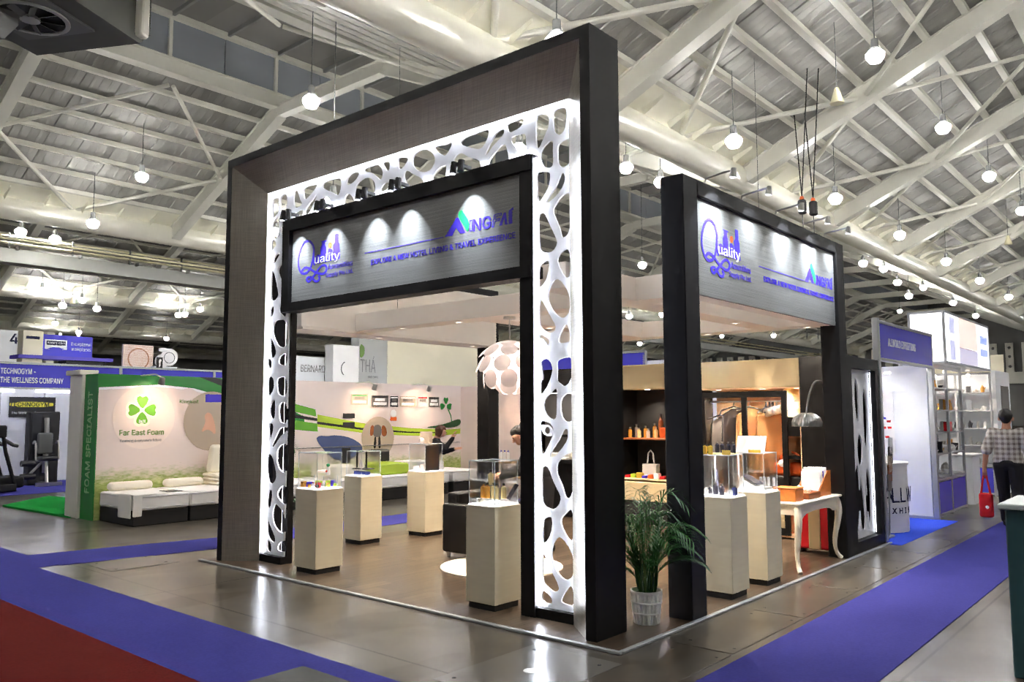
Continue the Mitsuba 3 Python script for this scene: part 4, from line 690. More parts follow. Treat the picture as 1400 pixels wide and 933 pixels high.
def figure_palm(name, lab, c, pot_r, pot_h, n, L, mt, seed, ribbed=True):
    r_ = random.Random(seed); t = thing(name, lab, 'plant'); x, y, z = c
    p = part(t, 'pot', lathe([(0, .0), (pot_r * .74, 0), (pot_r * .95, pot_h * .93), (pot_r, pot_h * .93), (pot_r * 1.02, pot_h), (pot_r * .92, pot_h), (pot_r * .88, pot_h * .86), (0, pot_h * .86)], c, 32), 'white_gloss', smooth=30, label='white pot')
    if ribbed:
        for q in range(20):
            a_ = q * math.pi / 10; part(p, 'slat', tube([(x + math.cos(a_) * pot_r * k, y + math.sin(a_) * pot_r * k, z + h) for k, h in ((.755, .005), (.955, pot_h * .92))], pot_r * .075, 6), 'white_gloss')
        for h, k in ((pot_h * .3, .84), (pot_h * .62, .92)): part(p, 'hoop', lathe([(pot_r * k, 0), (pot_r * (k + .07), .004), (pot_r * (k + .07), .014), (pot_r * k, .018)], (x, y, z + h), 32), 'white_gloss')
    part(t, 'soil', cyl((x, y, z + pot_h * .86), (x, y, z + pot_h * .88), pot_r * .86, 24), 'soil')
    for i in range(max(5, n // 4)):
        a_ = r_.random() * 6.28; q = pot_r * .4; part(t, 'cane', tube([(x + math.cos(a_) * q, y + math.sin(a_) * q, z + pot_h * .85), (x + math.cos(a_) * q * 1.2, y + math.sin(a_) * q * 1.2, z + pot_h + L * .35)], .008, 6), 'leaf_stem')
    for i in range(n):
        a_ = i * 2.4 + r_.random() * .5; up = .5 + 1.1 * r_.random(); l = L * (.75 + .45 * r_.random()); d = np.array([math.cos(a_), math.sin(a_), 0])
        b0 = np.array(c) + (0, 0, pot_h * .9) + d * pot_r * .3; out = .62 if up > 1.1 else .9
        path = spline([b0, b0 + d * l * .10 + (0, 0, l * .5 * up), b0 + d * l * .36 * out + (0, 0, l * .78 * up), b0 + d * l * .75 * out + (0, 0, l * .70 * up)], 26)
        ms = [tube(path, np.linspace(.006, .002, 26), 5)]; side = np.cross(d, (0, 0, 1)); V, F = [], []
        for j in range(8, 26):
            tdir = path[min(j + 1, 25)] - path[j - 1]; tdir /= np.linalg.norm(tdir); ln = l * .30 * math.sin(math.pi * (j - 5) / 24) ** .7
            for s in (-1, 1):
                o = path[j]; v = side * s * .75 + tdir * .75 + np.array([0, 0, .1]); v /= np.linalg.norm(v); e_ = o + v * ln + (0, 0, -.28 * ln); mid = o + v * ln * .5 + (0, 0, .02 * ln); wv = np.cross(v, (0, 0, 1)); wv /= np.linalg.norm(wv); wv *= .0065
                k = len(V); V += [o - wv * .4, o + wv * .4, mid + wv, mid - wv, e_]; F += [(k, k + 1, k + 2), (k, k + 2, k + 3), (k + 3, k + 2, k + 4)]
        lm = trimesh.Trimesh(np.array(V), np.array(F), process=False); part(t, 'frond', cat(ms[0], lm), mt if i % 3 else 'leaf_dark')
figure_palm('potted_palm', 'feathery green palm in a white ribbed pot between the portal and the front post', (-.02, .72, .012), .125, .255, 46, .58, 'leaf', 3)
figure_palm('small_palm', 'small green palm in a white pot behind the left leg of the portal', (-6.05, 1.1, 0.), .14, .3, 12, .75, 'leaf', 5, False)

# ---------------------------------------------------------------- people
def bones(bs, ref=.02):
    out = []
    for (p, r, q, r2) in bs:
        out.append(m3.Manifold.batch_hull([m3.Manifold.sphere(r, 16).translate(tuple(map(float, p))), m3.Manifold.sphere(r2, 16).translate(tuple(map(float, q)))]))
    m = tm(m3.Manifold.batch_boolean(out, m3.OpType.Add).refine_to_length(ref)); m.merge_vertices(); trimesh.smoothing.filter_taubin(m, iterations=8); return m
def person(label, loc, yaw, pose, cl, H=1.70, skin='skin', hair=('hair_black', 'short'), sleeves='long'):
    """Local frame: x = the person's right, y = forward, z = up; cl = dict(top=, legs=, shoes=)."""
    t = thing('person', label, 'person'); s = H / 1.70; J = {k: np.array(v, float) * s for k, v in pose.items()}
    M = trimesh.transformations.rotation_matrix(yaw, (0, 0, 1)); M[:3, 3] = loc
    def put(par, name, m, mt, sm=True): m = m.copy(); m.apply_transform(M); return part(par, name, m, mt, smooth=sm)
    hd, nk = J['head'], J['neck']; ch_ = J['chest']; pv = J['pelvis']; B = []
    fw = J.get('face', np.array([0, 1., 0])); fw = fw / np.linalg.norm(fw); sd = np.cross(fw, (0, 0, 1)); sd /= np.linalg.norm(sd); up = np.cross(sd, fw)
    B += [(hd, .082 * s, hd - .055 * up * s + .02 * fw * s, .066 * s), (hd - .02 * fw * s + .01 * up, .085 * s, hd + .02 * fw * s, .078 * s), (hd - .07 * up * s + .04 * fw * s, .045 * s, hd - .085 * up * s + .055 * fw * s, .03 * s), (hd - .015 * up * s + .09 * fw * s, .013 * s, hd - .04 * up * s + .105 * fw * s, .016 * s)]
    B += [(hd + sd * .082 * s * k - .02 * up * s, .022 * s, hd + sd * .086 * s * k - .045 * up * s, .014 * s) for k in (-1, 1)]
    B += [(hd - .06 * up * s, .05 * s, nk, .055 * s), (nk, .06 * s, ch_, .12 * s)]
    T_, Lg, sh = [], [], []
    for k, side in ((-1, 'l'), (1, 'r')):
        so, el, wr, hp, kn, an = [J[n + side] for n in ('sho', 'elb', 'wri', 'hip', 'kne', 'ank')]
        arm = [(so, .058 * s, el, .043 * s)]; fore = [(el, .042 * s, wr, .028 * s)]
        B += arm + fore; hv_ = J.get('hand' + side, wr - el); hv_ = hv_ / np.linalg.norm(hv_); pl = wr + hv_ * .05 * s; B += [(wr, .026 * s, pl, .034 * s)]
        w_ = np.cross(hv_, fw); w_ = w_ / (np.linalg.norm(w_) + 1e-9)
        for f_, ln in ((-.03, .06), (-.01, .075), (.01, .07), (.03, .055)):
            r0 = pl + w_ * f_ * .8 * s + hv_ * .025 * s; r1 = r0 + hv_ * ln * .55 * s + fw * .012 * s; B += [(r0, .0095 * s, r1, .009 * s), (r1, .009 * s, r1 + hv_ * ln * .45 * s + fw * .028 * s, .008 * s)]
        B += [(wr + hv_ * .02 * s, .014 * s, pl + fw * .045 * s + hv_ * .01 * s, .010 * s), (pl + fw * .045 * s + hv_ * .01 * s, .010 * s, pl + fw * .055 * s + hv_ * .04 * s, .009 * s)]
        leg = [(hp, .092 * s, kn, .06 * s), (kn, .058 * s, an, .04 * s)]; B += leg; ft = J.get('toe' + side, an + np.array([0, .15, -.04]) * s); B += [(an, .042 * s, an - (0, 0, .03 * s), .04 * s), (an - (0, .02 * s, .035 * s), .036 * s, ft, .03 * s)]
        T_ += [(so, .068 * s, el, .058 * s)] + ([(el, .055 * s, wr, .042 * s)] if sleeves == 'long' else [])
        T_ += [(so, .07 * s, ch_, .14 * s)]; B += [(so, .06 * s, ch_, .125 * s)]
        Lg += [(hp, .108 * s, kn, .08 * s), (kn, .078 * s, an + (0, 0, .02), .068 * s), (hp, .11 * s, pv, .125 * s)]; B += [(hp, .095 * s, pv, .11 * s)]; T_ += [(hp + (0, 0, .07 * s), .11 * s, pv + (0, 0, .1 * s), .125 * s)]
        sh += [(an - (0, .03 * s, .035 * s), .046 * s, ft, .038 * s), (an - (0, .03 * s, .05 * s), .04 * s, an, .046 * s)]
    wd_ = np.array([.055 * s, 0, 0]); B += [(ch_, .12 * s, pv, .115 * s)]; T_ += [(nk - (0, 0, .035 * s), .07 * s, ch_, .14 * s), (ch_, .142 * s, pv + (0, 0, .06), .13 * s), (ch_ - wd_, .125 * s, pv - wd_ + (0, 0, .06), .115 * s), (ch_ + wd_, .125 * s, pv + wd_ + (0, 0, .06), .115 * s)]
    if sleeves == 'short':
        for side in 'lr': so, el = J['sho' + side], J['elb' + side]; T_ += [(so, .07 * s, so + (el - so) * .95, .078 * s)]
    put(t, 'body', bones(B, .02), skin); put(t, 'trousers', bones(Lg, .03), cl['legs']); put(t, 'top', bones(T_, .03), cl['top']); put(t, 'shoes', bones(sh, .03), 'black_rubber')
    for k in (-1, 1): put(t, 'eye', ball(hd + sd * .032 * k * s + fw * .08 * s + up * .004, .011 * s, 1), 'ink_black')
    put(t, 'mouth', ball(hd - up * .055 * s + fw * .083 * s, .012 * s, 1, (1, 1, 1)), 'petal')
    hm, st_ = hair; c = hd + up * .02 * s - fw * .018 * s
    hb = [(c + fw * .05 * s + up * .035 * s, .062 * s, c - fw * .02 * s, .094 * s), (c + up * .02 * s, .09 * s, c - fw * .03 * s - up * (.05 if st_ == 'short' else .09) * s, .068 * s)]
    if st_ == 'bob': hb += [(c + sd * .055 * k * s, .065 * s, c + sd * .07 * k * s - up * .10 * s - fw * .01 * s, .045 * s) for k in (-1, 1)]
    if st_ == 'bun': hb += [(c - fw * .08 * s + up * .07 * s, .04 * s, c - fw * .09 * s + up * .085 * s, .035 * s)]
    put(t, 'hair', bones(hb, .02), hm); return t, M, J
STAND = dict(head=(0, .03, 1.60), neck=(0, 0, 1.44), chest=(0, 0, 1.25), pelvis=(0, 0, .95), shol=(-.18, 0, 1.38), shor=(.18, 0, 1.38), elbl=(-.25, -.02, 1.10), elbr=(.25, -.02, 1.10), wril=(-.26, .07, .86), wrir=(.26, .07, .86),
             hipl=(-.09, 0, .90), hipr=(.09, 0, .90), knel=(-.10, .02, .49), kner=(.10, .02, .49), ankl=(-.11, -.02, .08), ankr=(.11, -.02, .08), toel=(-.12, .14, .03), toer=(.12, .14, .03))
walk = dict(STAND, knel=(-.09, .13, .5), ankl=(-.09, .20, .08), toel=(-.10, .35, .03), kner=(.10, .02, .49), ankr=(.10, -.20, .11), toer=(.11, -.05, .03), elbl=(-.26, -.08, 1.1), wril=(-.30, -.06, .84), elbr=(.27, -.06, 1.12), wrir=(.29, .06, .88), handl=(-.0, .0, -1))
man, M_, J_ = person('man in a checked shirt and black trousers walking away with a red bag', (1.17, 8.75, .006), .03, walk, dict(top='cloth_plaid', legs='cloth_black'), 1.68, 'skin_tan', ('hair_black', 'short'), 'short')
hw = (M_ @ np.r_[J_['wril'] + (0, 0, -.085), 1])[:3]
t = thing('tote_bag', 'red tote bag hanging from the hand of the walking man', 'bag'); m = rbx(-.09, .09, -.045, .045, -.62, -.27, .03); m.apply_translation(hw); part(t, 'body', m, 'red_bag', smooth=40)
for y in (-.03, .03): part(t, 'strap', tube([hw + (-.06, y, -.28), hw + (-.02, y * .3, -.02), hw + (.02, y * .3, -.02), hw + (.06, y, -.28)], .010, 6), 'red_bag')
part(t, 'emblem', ball(hw + (.02, -.046, -.47), .025, 1, (1, .15, 1)), 'ink_white')
m_ = dict(STAND); person('dark-haired man in a navy shirt at the right edge of the photo', (1.86, 13.6, 0), 1.2, m_, dict(top='cloth_navy', legs='cloth_black'), 1.70, 'skin_tan', ('hair_black', 'short'), 'short')
reach = dict(STAND, head=(0, .17, 1.56), face=(0, 1, -.15), neck=(0, .08, 1.42), chest=(0, .04, 1.22), shol=(-.18, .07, 1.36), shor=(.18, .07, 1.36), elbr=(.22, .28, 1.22), wrir=(.16, .42, 1.42), elbl=(-.24, .2, 1.12), wril=(-.14, .42, 1.18), handr=(0, .2, 1))
person('brown-haired woman in a black jacket raising a hand at the bed stand', (-7.12, 5.2, .006), -.862, reach, dict(top='cloth_black', legs='cloth_black'), 1.47, 'skin', ('hair_brown', 'bob'))
bend = dict(STAND, head=(0, .36, 1.45), face=(0, 1, -.55), neck=(0, .24, 1.33), chest=(0, .16, 1.16), pelvis=(0, -.02, .92), shol=(-.18, .22, 1.27), shor=(.18, .22, 1.27), elbl=(-.22, .36, 1.0), elbr=(.22, .36, 1.0), wril=(-.08, .58, .93), wrir=(.08, .58, .95))
person('woman in a black suit with a hair bun leaning forward behind the right front plinth', (-2.77, 2.96, .012), 2.279, bend, dict(top='cloth_black', legs='cloth_black'), 1.62, 'skin', ('hair_black', 'bun'))

# ---------------------------------------------------------------- the bed stand on the left
FE = thing('display_wall', 'long pink white display wall with a green clover and green swoosh behind the beds', 'display wall')
part(FE, 'panel', bx(-10.25, -10.0, .6, 8.87, 0, 2.32), 'grass_print', label='printed panel'); part(FE, 'return_panel', bx(-10.0, -6.1, 8.87, 9.0, 0, 2.30), 'pink_white')
part(FE, 'end_panel', bx(-10.48, -9.995, .585, .6, 0, 2.32), 'deep_green', label='green end panel'); part(FE, 'end_post', cbx(-11.0, -10.52, .55, .72, 0, 2.32), 'steel_white'); part(FE, 'end_cap', cbx(-11.06, -10.5, .5, .8, 2.32, 2.40), 'steel_white'); part(FE, 'side_wall', bx(-10.95, -10.55, .72, 8.9, 0, 2.3), 'panel_white')
ep = f'{FE}__end_panel'
part(ep, 'lettering', text('FOAM SPECIALIST', .16, (-10.17, .584, .42), ((0, 0, 1), (-1, 0, 0)), 1.62, True), 'pale_leaf')
PX = -10.0; px = 0
def pr(g, mt, name='print', d=.0015):
    global px
    px += .0004; part(FE, name, onto(ext(g, d), (PX + px, 0, 0), 'right'), mt)
Y = lambda pts: Polygon(chaikin(pts, 2))
pr(Polygon([(.6, 2.32), (.6, 2.06), (1.6, 2.13), (2.2, 2.08), (3.0, 1.88), (4.5, 1.35), (4.5, 1.62), (3.6, 1.98), (2.9, 2.2), (2.7, 2.32)]), 'deep_green', 'green_band')
pr(Polygon([(.6, 2.10), (1.6, 2.17), (2.2, 2.12), (3.0, 1.92), (4.5, 1.39), (4.5, 1.35), (3.0, 1.88), (2.2, 2.08), (1.6, 2.13), (.6, 2.06)]), 'ink_white', 'white_line')
pr(Polygon([(2.3, 2.32), (3.1, 2.05), (4.3, 1.62), (4.3, 1.72), (3.2, 2.16), (2.6, 2.32)]), 'ink_black', 'black_band')
pr(Polygon([(3.9, 1.95), (4.75, 1.76), (4.78, 1.62), (3.9, 1.78)]), 'clover_green', 'green_band'); pr(Polygon([(3.9, 1.72), (4.8, 1.58), (4.8, 1.53), (3.9, 1.64)]), 'ink_black', 'black_band'); pr(Polygon([(3.9, 1.6), (4.8, 1.48), (4.82, 1.32), (3.9, 1.40)]), 'clover_green', 'green_band')
pr(Polygon([(4.8, 1.66), (5.9, 1.48), (7.2, 1.36), (8.3, 1.30), (8.85, 1.32), (8.85, 1.2), (8.0, 1.16), (7.0, 1.2), (5.9, 1.28), (4.8, 1.42)]), 'lime', 'lime_band'); pr(Polygon([(4.8, 1.52), (5.9, 1.38), (7.2, 1.28), (8.4, 1.24), (8.4, 1.22), (7.2, 1.25), (5.9, 1.34), (4.8, 1.47)]), 'ink_black', 'black_band')
def clover(y, z, r, n, mt, back=True):
    hs = []
    for i in range(n):
        a_ = math.pi / 2 + i * 2 * math.pi / 4 if n == 4 else math.pi / 2 + (i - 1) * 1.75
        h = Polygon(chaikin([(0, 0), (.34 * r, .42 * r), (.46 * r, .8 * r), (.2 * r, 1.0 * r), (0, .86 * r), (-.2 * r, 1.0 * r), (-.46 * r, .8 * r), (-.34 * r, .42 * r)], 2)); hs.append(affinity.translate(affinity.rotate(h, math.degrees(a_) - 90, origin=(0, 0)), y, z))
    g = unary_union(hs); 
    if back: pr(unary_union([h.buffer(r * .13) for h in hs]), 'cream_fabric', 'clover_edge')
    for h in hs: pr(h.buffer(-.01), mt, 'clover_leaf')
pr(Point(1.35, 1.62).buffer(.52, 24), 'pale_print', 'pale_disc'); clover(1.31, 1.74, .25, 4, 'clover_green')
px += .0012
part(FE, 'lettering', text('Since 1975', .05, (PX + px, 1.26, 1.53), 'right', .11, True), 'ink_white')
part(FE, 'lettering', text('Far East Foam', .085, (PX + px, .95, 1.33), 'right', .74, True), 'leaf_stem'); part(FE, 'lettering', text("Foaming everyone's future", .045, (PX + px, .97, 1.22), 'right', .68), 'ink_grey')
pr(Point(2.1, 1.92).buffer(.2, 20), 'pink_white', 'pale_disc'); part(FE, 'lettering', text('Kingkoil', .06, (PX + px + .003, 1.95, 1.86), 'right', .34), 'leaf_stem'); pr(Point(2.55, 1.55).buffer(.52, 24), 'photo_tan', 'round_photo'); pr(Y([(2.34, 1.34), (2.44, 1.52), (2.4, 1.66), (2.52, 1.72), (2.62, 1.5), (2.64, 1.28), (2.5, 1.42)]), 'skin', 'photo_figure'); pr(sbox(2.42, 1.88, 2.75, 2.02), 'ink_blue', 'blue_logo'); px += .003
# photos in a row and round pictures further along the wall
for i, (y0_, y1_, z0_, z1_, mt) in enumerate(((5.62, 6.06, 1.86, 2.08, 'photo_tan'), (6.16, 6.62, 1.82, 2.06, 'photo_grey'), (6.68, 6.9, 1.82, 2.05, 'screen_dark'), (6.95, 7.42, 1.82, 2.05, 'photo_tan'), (7.48, 7.78, 1.82, 2.06, 'petal'), (7.82, 8.14, 1.82, 2.05, 'photo_grey'))):
    h = part(FE, 'photo_print', onto(ext(sbox(y0_, z0_, y1_, z1_), .004), (PX + px, 0, 0), 'right'), mt)
    for a_, b_, c_, d_, m2 in ((.1, .15, .9, .4, 'card_white'), (.2, .5, .8, .75, 'photo_grey' if mt != 'photo_grey' else 'card_white'), (.05, .8, .95, .92, ('deep_green', 'ink_black', 'card_white', 'petal', 'red_bag', 'ink_black')[i])): part(h, 'picture_patch', onto(ext(sbox(y0_ + (y1_ - y0_) * a_, z0_ + (z1_ - z0_) * b_, y0_ + (y1_ - y0_) * c_, z0_ + (z1_ - z0_) * d_), .003), (PX + px + .003, 0, 0), 'right'), m2)
pr(Y([(4.75, 1.16), (4.85, 1.25), (5.05, 1.22), (5.2, 1.25), (5.6, 1.2), (5.95, 1.02), (5.9, .85), (5.6, .74), (5.2, .74)]), 'photo_blue', 'mattress_picture'); pr(Point(6.35, 1.17).buffer(.44, 24), 'photo_tan', 'round_photo'); pr(Y([(5.98, .93), (6.72, .93), (6.6, .82), (6.35, .76), (6.1, .82)]), 'photo_grey', 'photo_ground'); pr(Y([(6.22, .94), (6.25, 1.2), (6.3, 1.2), (6.3, .94)]), 'ink_black', 'photo_figure'); pr(Y([(6.36, .94), (6.35, 1.2), (6.41, 1.2), (6.43, .94)]), 'ink_black', 'photo_figure'); pr(Y([(6.2, 1.18), (6.22, 1.42), (6.36, 1.45), (6.44, 1.38), (6.44, 1.18)]), 'photo_grey', 'photo_figure'); pr(Y([(6.12, 1.2), (6.14, 1.42), (6.24, 1.44), (6.22, 1.22)]), 'wood_dark', 'photo_figure'); pr(Y([(6.44, 1.22), (6.44, 1.44), (6.56, 1.4), (6.6, 1.24), (6.52, 1.18)]), 'wood_dark', 'photo_figure')
for z_ in (1.58, 1.40): pr(sbox(5.42, z_, 5.72, z_ + .1), 'ink_black', 'small_logo')
pr(sbox(6.68, 1.52, 6.86, 1.60), 'orange_leather', 'small_logo'); pr(Point(6.77, 1.68).buffer(.08, 10), 'card_white', 'small_logo')
clover(8.36, 1.86, .2, 3, 'deep_green', False); pr(LineString([(8.4, 1.82), (8.52, 1.62), (8.55, 1.48)]).buffer(.012), 'deep_green', 'clover_stem'); pr(Y([(7.6, 1.36), (8.3, 1.42), (8.85, 1.58), (8.85, 1.38), (8.3, 1.33)]), 'leaf_dark', 'grass_strip')
part(FE, 'rail', bx(-9.985, -9.96, 3.9, 8.8, 1.0, 1.012), 'ink_grey')
for i, (y, lab) in enumerate(((1.45, 'over the big clover'), (5.95, 'over the row of photos, left one'), (7.5, 'over the row of photos, right one'))):
    t = thing('wall_spotlight', 'small white arm spotlight ' + lab, 'spotlight'); part(t, 'arm', tube([(-10.0, y - .18, 2.31), (-9.75, y - .06, 2.33), (-9.62, y, 2.27)], .012, 6), 'steel_white'); hd = part(t, 'head', cyl((-9.62, y, 2.27), (-9.66, y, 2.16), .045, 12, .055), 'chrome_soft', smooth=40); glow(hd, 'lens', cyl((-9.66, y, 2.155), (-9.661, y, 2.15), .045, 12), WARM, 8., .03); spot(t + '__beam', (-9.66, y, 2.13), (-9.99, y - .02, 1.75), 2.6, PEACH, 70, 20, .8)
t = thing('wall_spotlight', 'bright arm spotlight on the return wall beside the black post', 'spotlight'); part(t, 'arm', tube([(-8.2, 8.88, 2.3), (-8.2, 8.6, 2.32), (-8.2, 8.55, 2.26)], .012, 6), 'steel_white'); hd = part(t, 'head', cyl((-8.2, 8.55, 2.26), (-8.2, 8.6, 2.15), .05, 12), 'chrome_soft', smooth=40); glow(hd, 'lens', cyl((-8.2, 8.602, 2.145), (-8.2, 8.603, 2.14), .045, 12), WARM, 8., .03); spot(t + '__beam', (-8.2, 8.6, 2.12), (-8.15, 8.86, 1.6), 2.2, PEACH, 70, 20, .5)
for x in (-8.0, -7.2): spot(FE + '__floodlight', (x, 3.2 if x < -7.5 else 6.2, 2.6), (-10, 3.0 if x < -7.5 else 6.4, .9), 3.5, NEUT, 75, 50, .6)
t = thing('swirl_screen', 'white screen with pale blue swirls seen behind the leaning woman', 'screen'); part(t, 'panel', bx(-6.05, -4.95, 6.35, 6.4, 0, 2.1), 'pink_white')
for h in ([(-5.9, 1.9), (-5.6, 1.6), (-5.75, 1.2), (-5.5, 1.0), (-5.6, .6), (-5.45, .5), (-5.3, 1.0), (-5.5, 1.3), (-5.4, 1.7)], [(-5.25, 2.0), (-5.1, 1.6), (-5.2, 1.2), (-5.05, 1.3), (-5.0, 1.9)], [(-5.9, 1.1), (-5.75, .9), (-5.8, .4), (-5.95, .5)]): part(t, 'swirl', onto(ext(Polygon(chaikin(h, 2)).buffer(0), .004), (0, 6.35, 0), 'front'), 'ink_pale')
# beds
def bed(y0_, lab, w=.88, x0_=-9.95, x1_=-8.76):
    t = thing('bed', lab, 'bed'); part(t, 'base', rbx(x0_, x1_ - .03, y0_ + .01, y0_ + w - .01, 0.0, .23, .015), 'black_matt', label='black bed base'); m = rbx(x0_, x1_, y0_, y0_ + w - .006, .23, .46, .035, 12); part(t, 'mattress', m, 'mattress', smooth=40)
    for z_ in (.265, .43): part(t, 'piping', tube([(x0_ + .03, y0_ - .001, z_), (x1_ - .03, y0_ - .001, z_), (x1_ + .001, y0_ + .03, z_), (x1_ + .001, y0_ + w - .04, z_)], .006, 6), 'mattress_side')
    return t
def bolster(y0_, y1_, lab, x_=-9.80): t = thing('bolster', lab, 'bolster'); part(t, 'cushion', rbx(x_ - .09, x_ + .09, y0_, y1_, .462, .60, .065, 14), 'cream_fabric', smooth=50)
bed(.66, 'white mattress on a black base nearest the green end panel'); bed(1.55, 'white mattress on a black base under the leaning pillow'); bolster(.72, 1.42, 'cream bolster on the nearest bed'); bolster(1.62, 2.3, 'cream bolster on the second bed')
t = thing('pillow', 'cream pillow leaning against the display wall on a stack', 'pillow'); m = rbx(-.3, .3, -.06, .06, 0, .5, .055, 12); m.apply_transform(trimesh.transformations.rotation_matrix(.25, (1, 0, 0))); m.apply_transform(trimesh.transformations.rotation_matrix(math.pi / 2, (0, 0, 1))); m.apply_translation((-9.82, 2.68, .66)); part(t, 'cushion', m, 'cream_fabric', smooth=50)
for i in range(3): single('folded_blanket', 'folded cream blanket in the stack under the leaning pillow', 'blanket', rbx(-9.93, -9.45, 2.36, 2.98, .462 + i * .065, .525 + i * .065, .03), 'cream_fabric', True, 'folded blankets on the bed')
single('towel', 'white towel draped over the corner of the nearest bed', 'towel', cat(cbx(-9.2, -8.75, .64, 1.0, .46, .475), cbx(-9.22, -8.8, .63, .645, .12, .47), cbx(-8.755, -8.735, .64, .78, .15, .47)), 'white_matt'); single('folder', 'dark folder lying on the nearest bed', 'folder', cbx(-9.2, -8.9, 1.25, 1.5, .463, .472), 'screen_dark')
for i, y in enumerate((2.44, 3.35, 4.4, 5.4, 6.4, 7.4)): bed(y, ('third white bed from the green end panel, half behind the portal', 'fourth white bed, behind the left leg of the portal', 'white bed behind the trinket plinth', 'white bed left of the woman, between two plinths', 'white bed in front of the woman', 'far white bed at the corner of the display wall')[i])
for i, (y, mt) in enumerate(((4.5, 'cream_fabric'), (5.6, 'lime'), (6.6, 'mattress'))): single('mattress_sample', ('cream mattress sample lying on the bed behind the trinkets', 'lime green mattress sample behind the second plinth', 'grey white mattress sample right of the lime one')[i], 'mattress', rbx(-9.8, -9.0, y, y + .75, .462, .68, .04), mt, True)
for i, (y, x_) in enumerate(((5.1, -9.6), (6.0, -9.5))): single('picture_stand', ('dark picture stand with a lime card behind the trinkets', 'dark arched stand behind the black photo frame')[i], 'stand', cbx(x_, x_ + .03, y, y + .2, .70, 1.0) if i == 0 else rbx(x_, x_ + .04, y, y + .22, .70, .9, .018), 'ink_black')
for i, (x, y) in enumerate(((-6.95, 7.6), (-6.5, 7.1))):
    t = thing('cafe_chair', ('pale wooden chair', 'brown wooden chair')[i] + ' behind the leaning woman', 'chair'); part(t, 'seat', rbx(x - .2, x + .2, y - .2, y + .2, .43, .46, .014), 'wood_chair'); part(t, 'backrest', rbx(x + .17, x + .2, y - .18, y + .18, .6, .98, .014), 'wood_chair')
    for sx in (-.17, .17):
        for sy in (-.17, .17): part(t, 'leg', cyl((x + sx, y + sy, 0), (x + sx, y + sy, .44), .015, 8), 'chrome_soft')
t = thing('meeting_table', 'pale table with leaflets in front of the wooden chairs', 'table'); part(t, 'top', cyl((-7.1, 7.05, .72), (-7.1, 7.05, .75), .42, 32), 'wood_chair'); part(t, 'stem', cyl((-7.1, 7.05, 0), (-7.1, 7.05, .72), .035, 12), 'chrome_soft', smooth=40)
for i in range(5): bottle((-7.35 + .09 * i, 7.1, .75), .2, .03, 'card_white', 'ink_violet', name='water_bottle', lab='water bottle with a violet cap on the pale table', grp='water bottles on the table')
# ---------------------------------------------------------------- gym stand at the far left
GY = thing('gym_booth', 'white gym booth with a blue fascia and tube lights at the left edge', 'exhibition booth')
part(GY, 'fascia', bx(-17.05, -17.0, -3, 6.9, 2.30, 2.82), 'fascia_blue', label='blue fascia'); part(GY, 'rail', bx(-17.08, -16.98, -3, 6.9, 2.82, 2.87), 'aluminium'); part(GY, 'rail', bx(-17.08, -16.98, -3, 6.9, 2.26, 2.30), 'aluminium')
for y in (-.5, 4.0, 6.5): part(GY, 'post', cbx(-17.07, -16.99, y - .04, y + .04, 2.3, 2.86), 'aluminium')
part(GY, 'lettering', text('TECHNOGYM -', .12, (-16.995, 1.36, 2.60), 'right', .72, True), 'panel_white'); part(GY, 'lettering', text('THE WELLNESS COMPANY', .12, (-16.995, 1.36, 2.40), 'right', 1.32, True), 'panel_white')
for y in np.arange(-4, 8, 1.0): part(GY, 'wall_panel', bx(-19.05, -19.0, y + .02, y + .98, .01, 2.5), 'panel_white'); part(GY, 'post', cyl((-19.0, y, .01), (-19.0, y, 2.5), .02, 8), 'aluminium')
part(GY, 'side_wall', bx(-19, -15.8, 6.9, 6.95, .01, 2.5), 'panel_white')
for y0_, y1_ in ((-1.2, 1.75), (2.2, 3.4)): glow(GY, 'tube_light', cyl((-17.3, y0_, 2.22), (-17.3, y1_, 2.22), .03, 10), (.93, .93, 1.), 22., .6)
bd = part(GY, 'sign_board', bx(-18.99, -18.96, 2.2, 3.25, 1.62, 2.12), 'ink_black'); part(bd, 'logo_band', onto(ext(Polygon(chaikin([(2.2, 1.87), (3.2, 1.87), (3.2, 2.0), (2.2, 2.0)], 1)), .004), (-18.96, 0, 0), 'right'), 'yellow'); part(bd, 'lettering', text('TECHNOGYM', .1, (-18.955, 2.2, 1.885), 'right', .9, True), 'ink_black'); part(bd, 'lettering', text('The Wellness Company', .06, (-18.958, 2.25, 1.70), 'right', .85), 'panel_white')
t = thing('leg_press', 'black gym machine with a grey seat and chrome frame under the blue fascia', 'exercise machine'); gx, gy = -17.7, 2.35
part(t, 'weight_tower', rbx(gx - .45, gx - .15, gy - .05, gy + .62, .01, 1.75, .03), 'black_matt'); part(t, 'tower_face', bx(gx - .15, gx - .14, gy, gy + .2, .2, 1.7), 'screen_dark'); part(t, 'column', tube([(gx - .1, gy + .3, .3), (gx - .05, gy + .3, 1.0), (gx - .1, gy + .3, 1.6)], .06, 10), 'chrome_soft', smooth=40)
part(t, 'backrest', rbx(gx, gx + .1, gy + .06, gy + .4, .75, 1.25, .04), 'grey_dark', smooth=40); part(t, 'seat', rbx(gx, gx + .42, gy + .04, gy + .42, .6, .7, .04), 'black_rubber', smooth=40)
for y in (gy - .02, gy + .48): part(t, 'handle', tube(spline([(gx + .02, y, 1.0), (gx + .15, y, 1.05), (gx + .22, y, .85), (gx + .25, y, .62)], 12), .02, 8), 'chrome_soft', smooth=40)
for z_, y in ((.55, gy - .35), (.25, gy - .35)): part(t, 'roller', cyl((gx + .3, y, z_), (gx + .3, y + .3, z_), .07, 14), 'black_rubber', smooth=40)
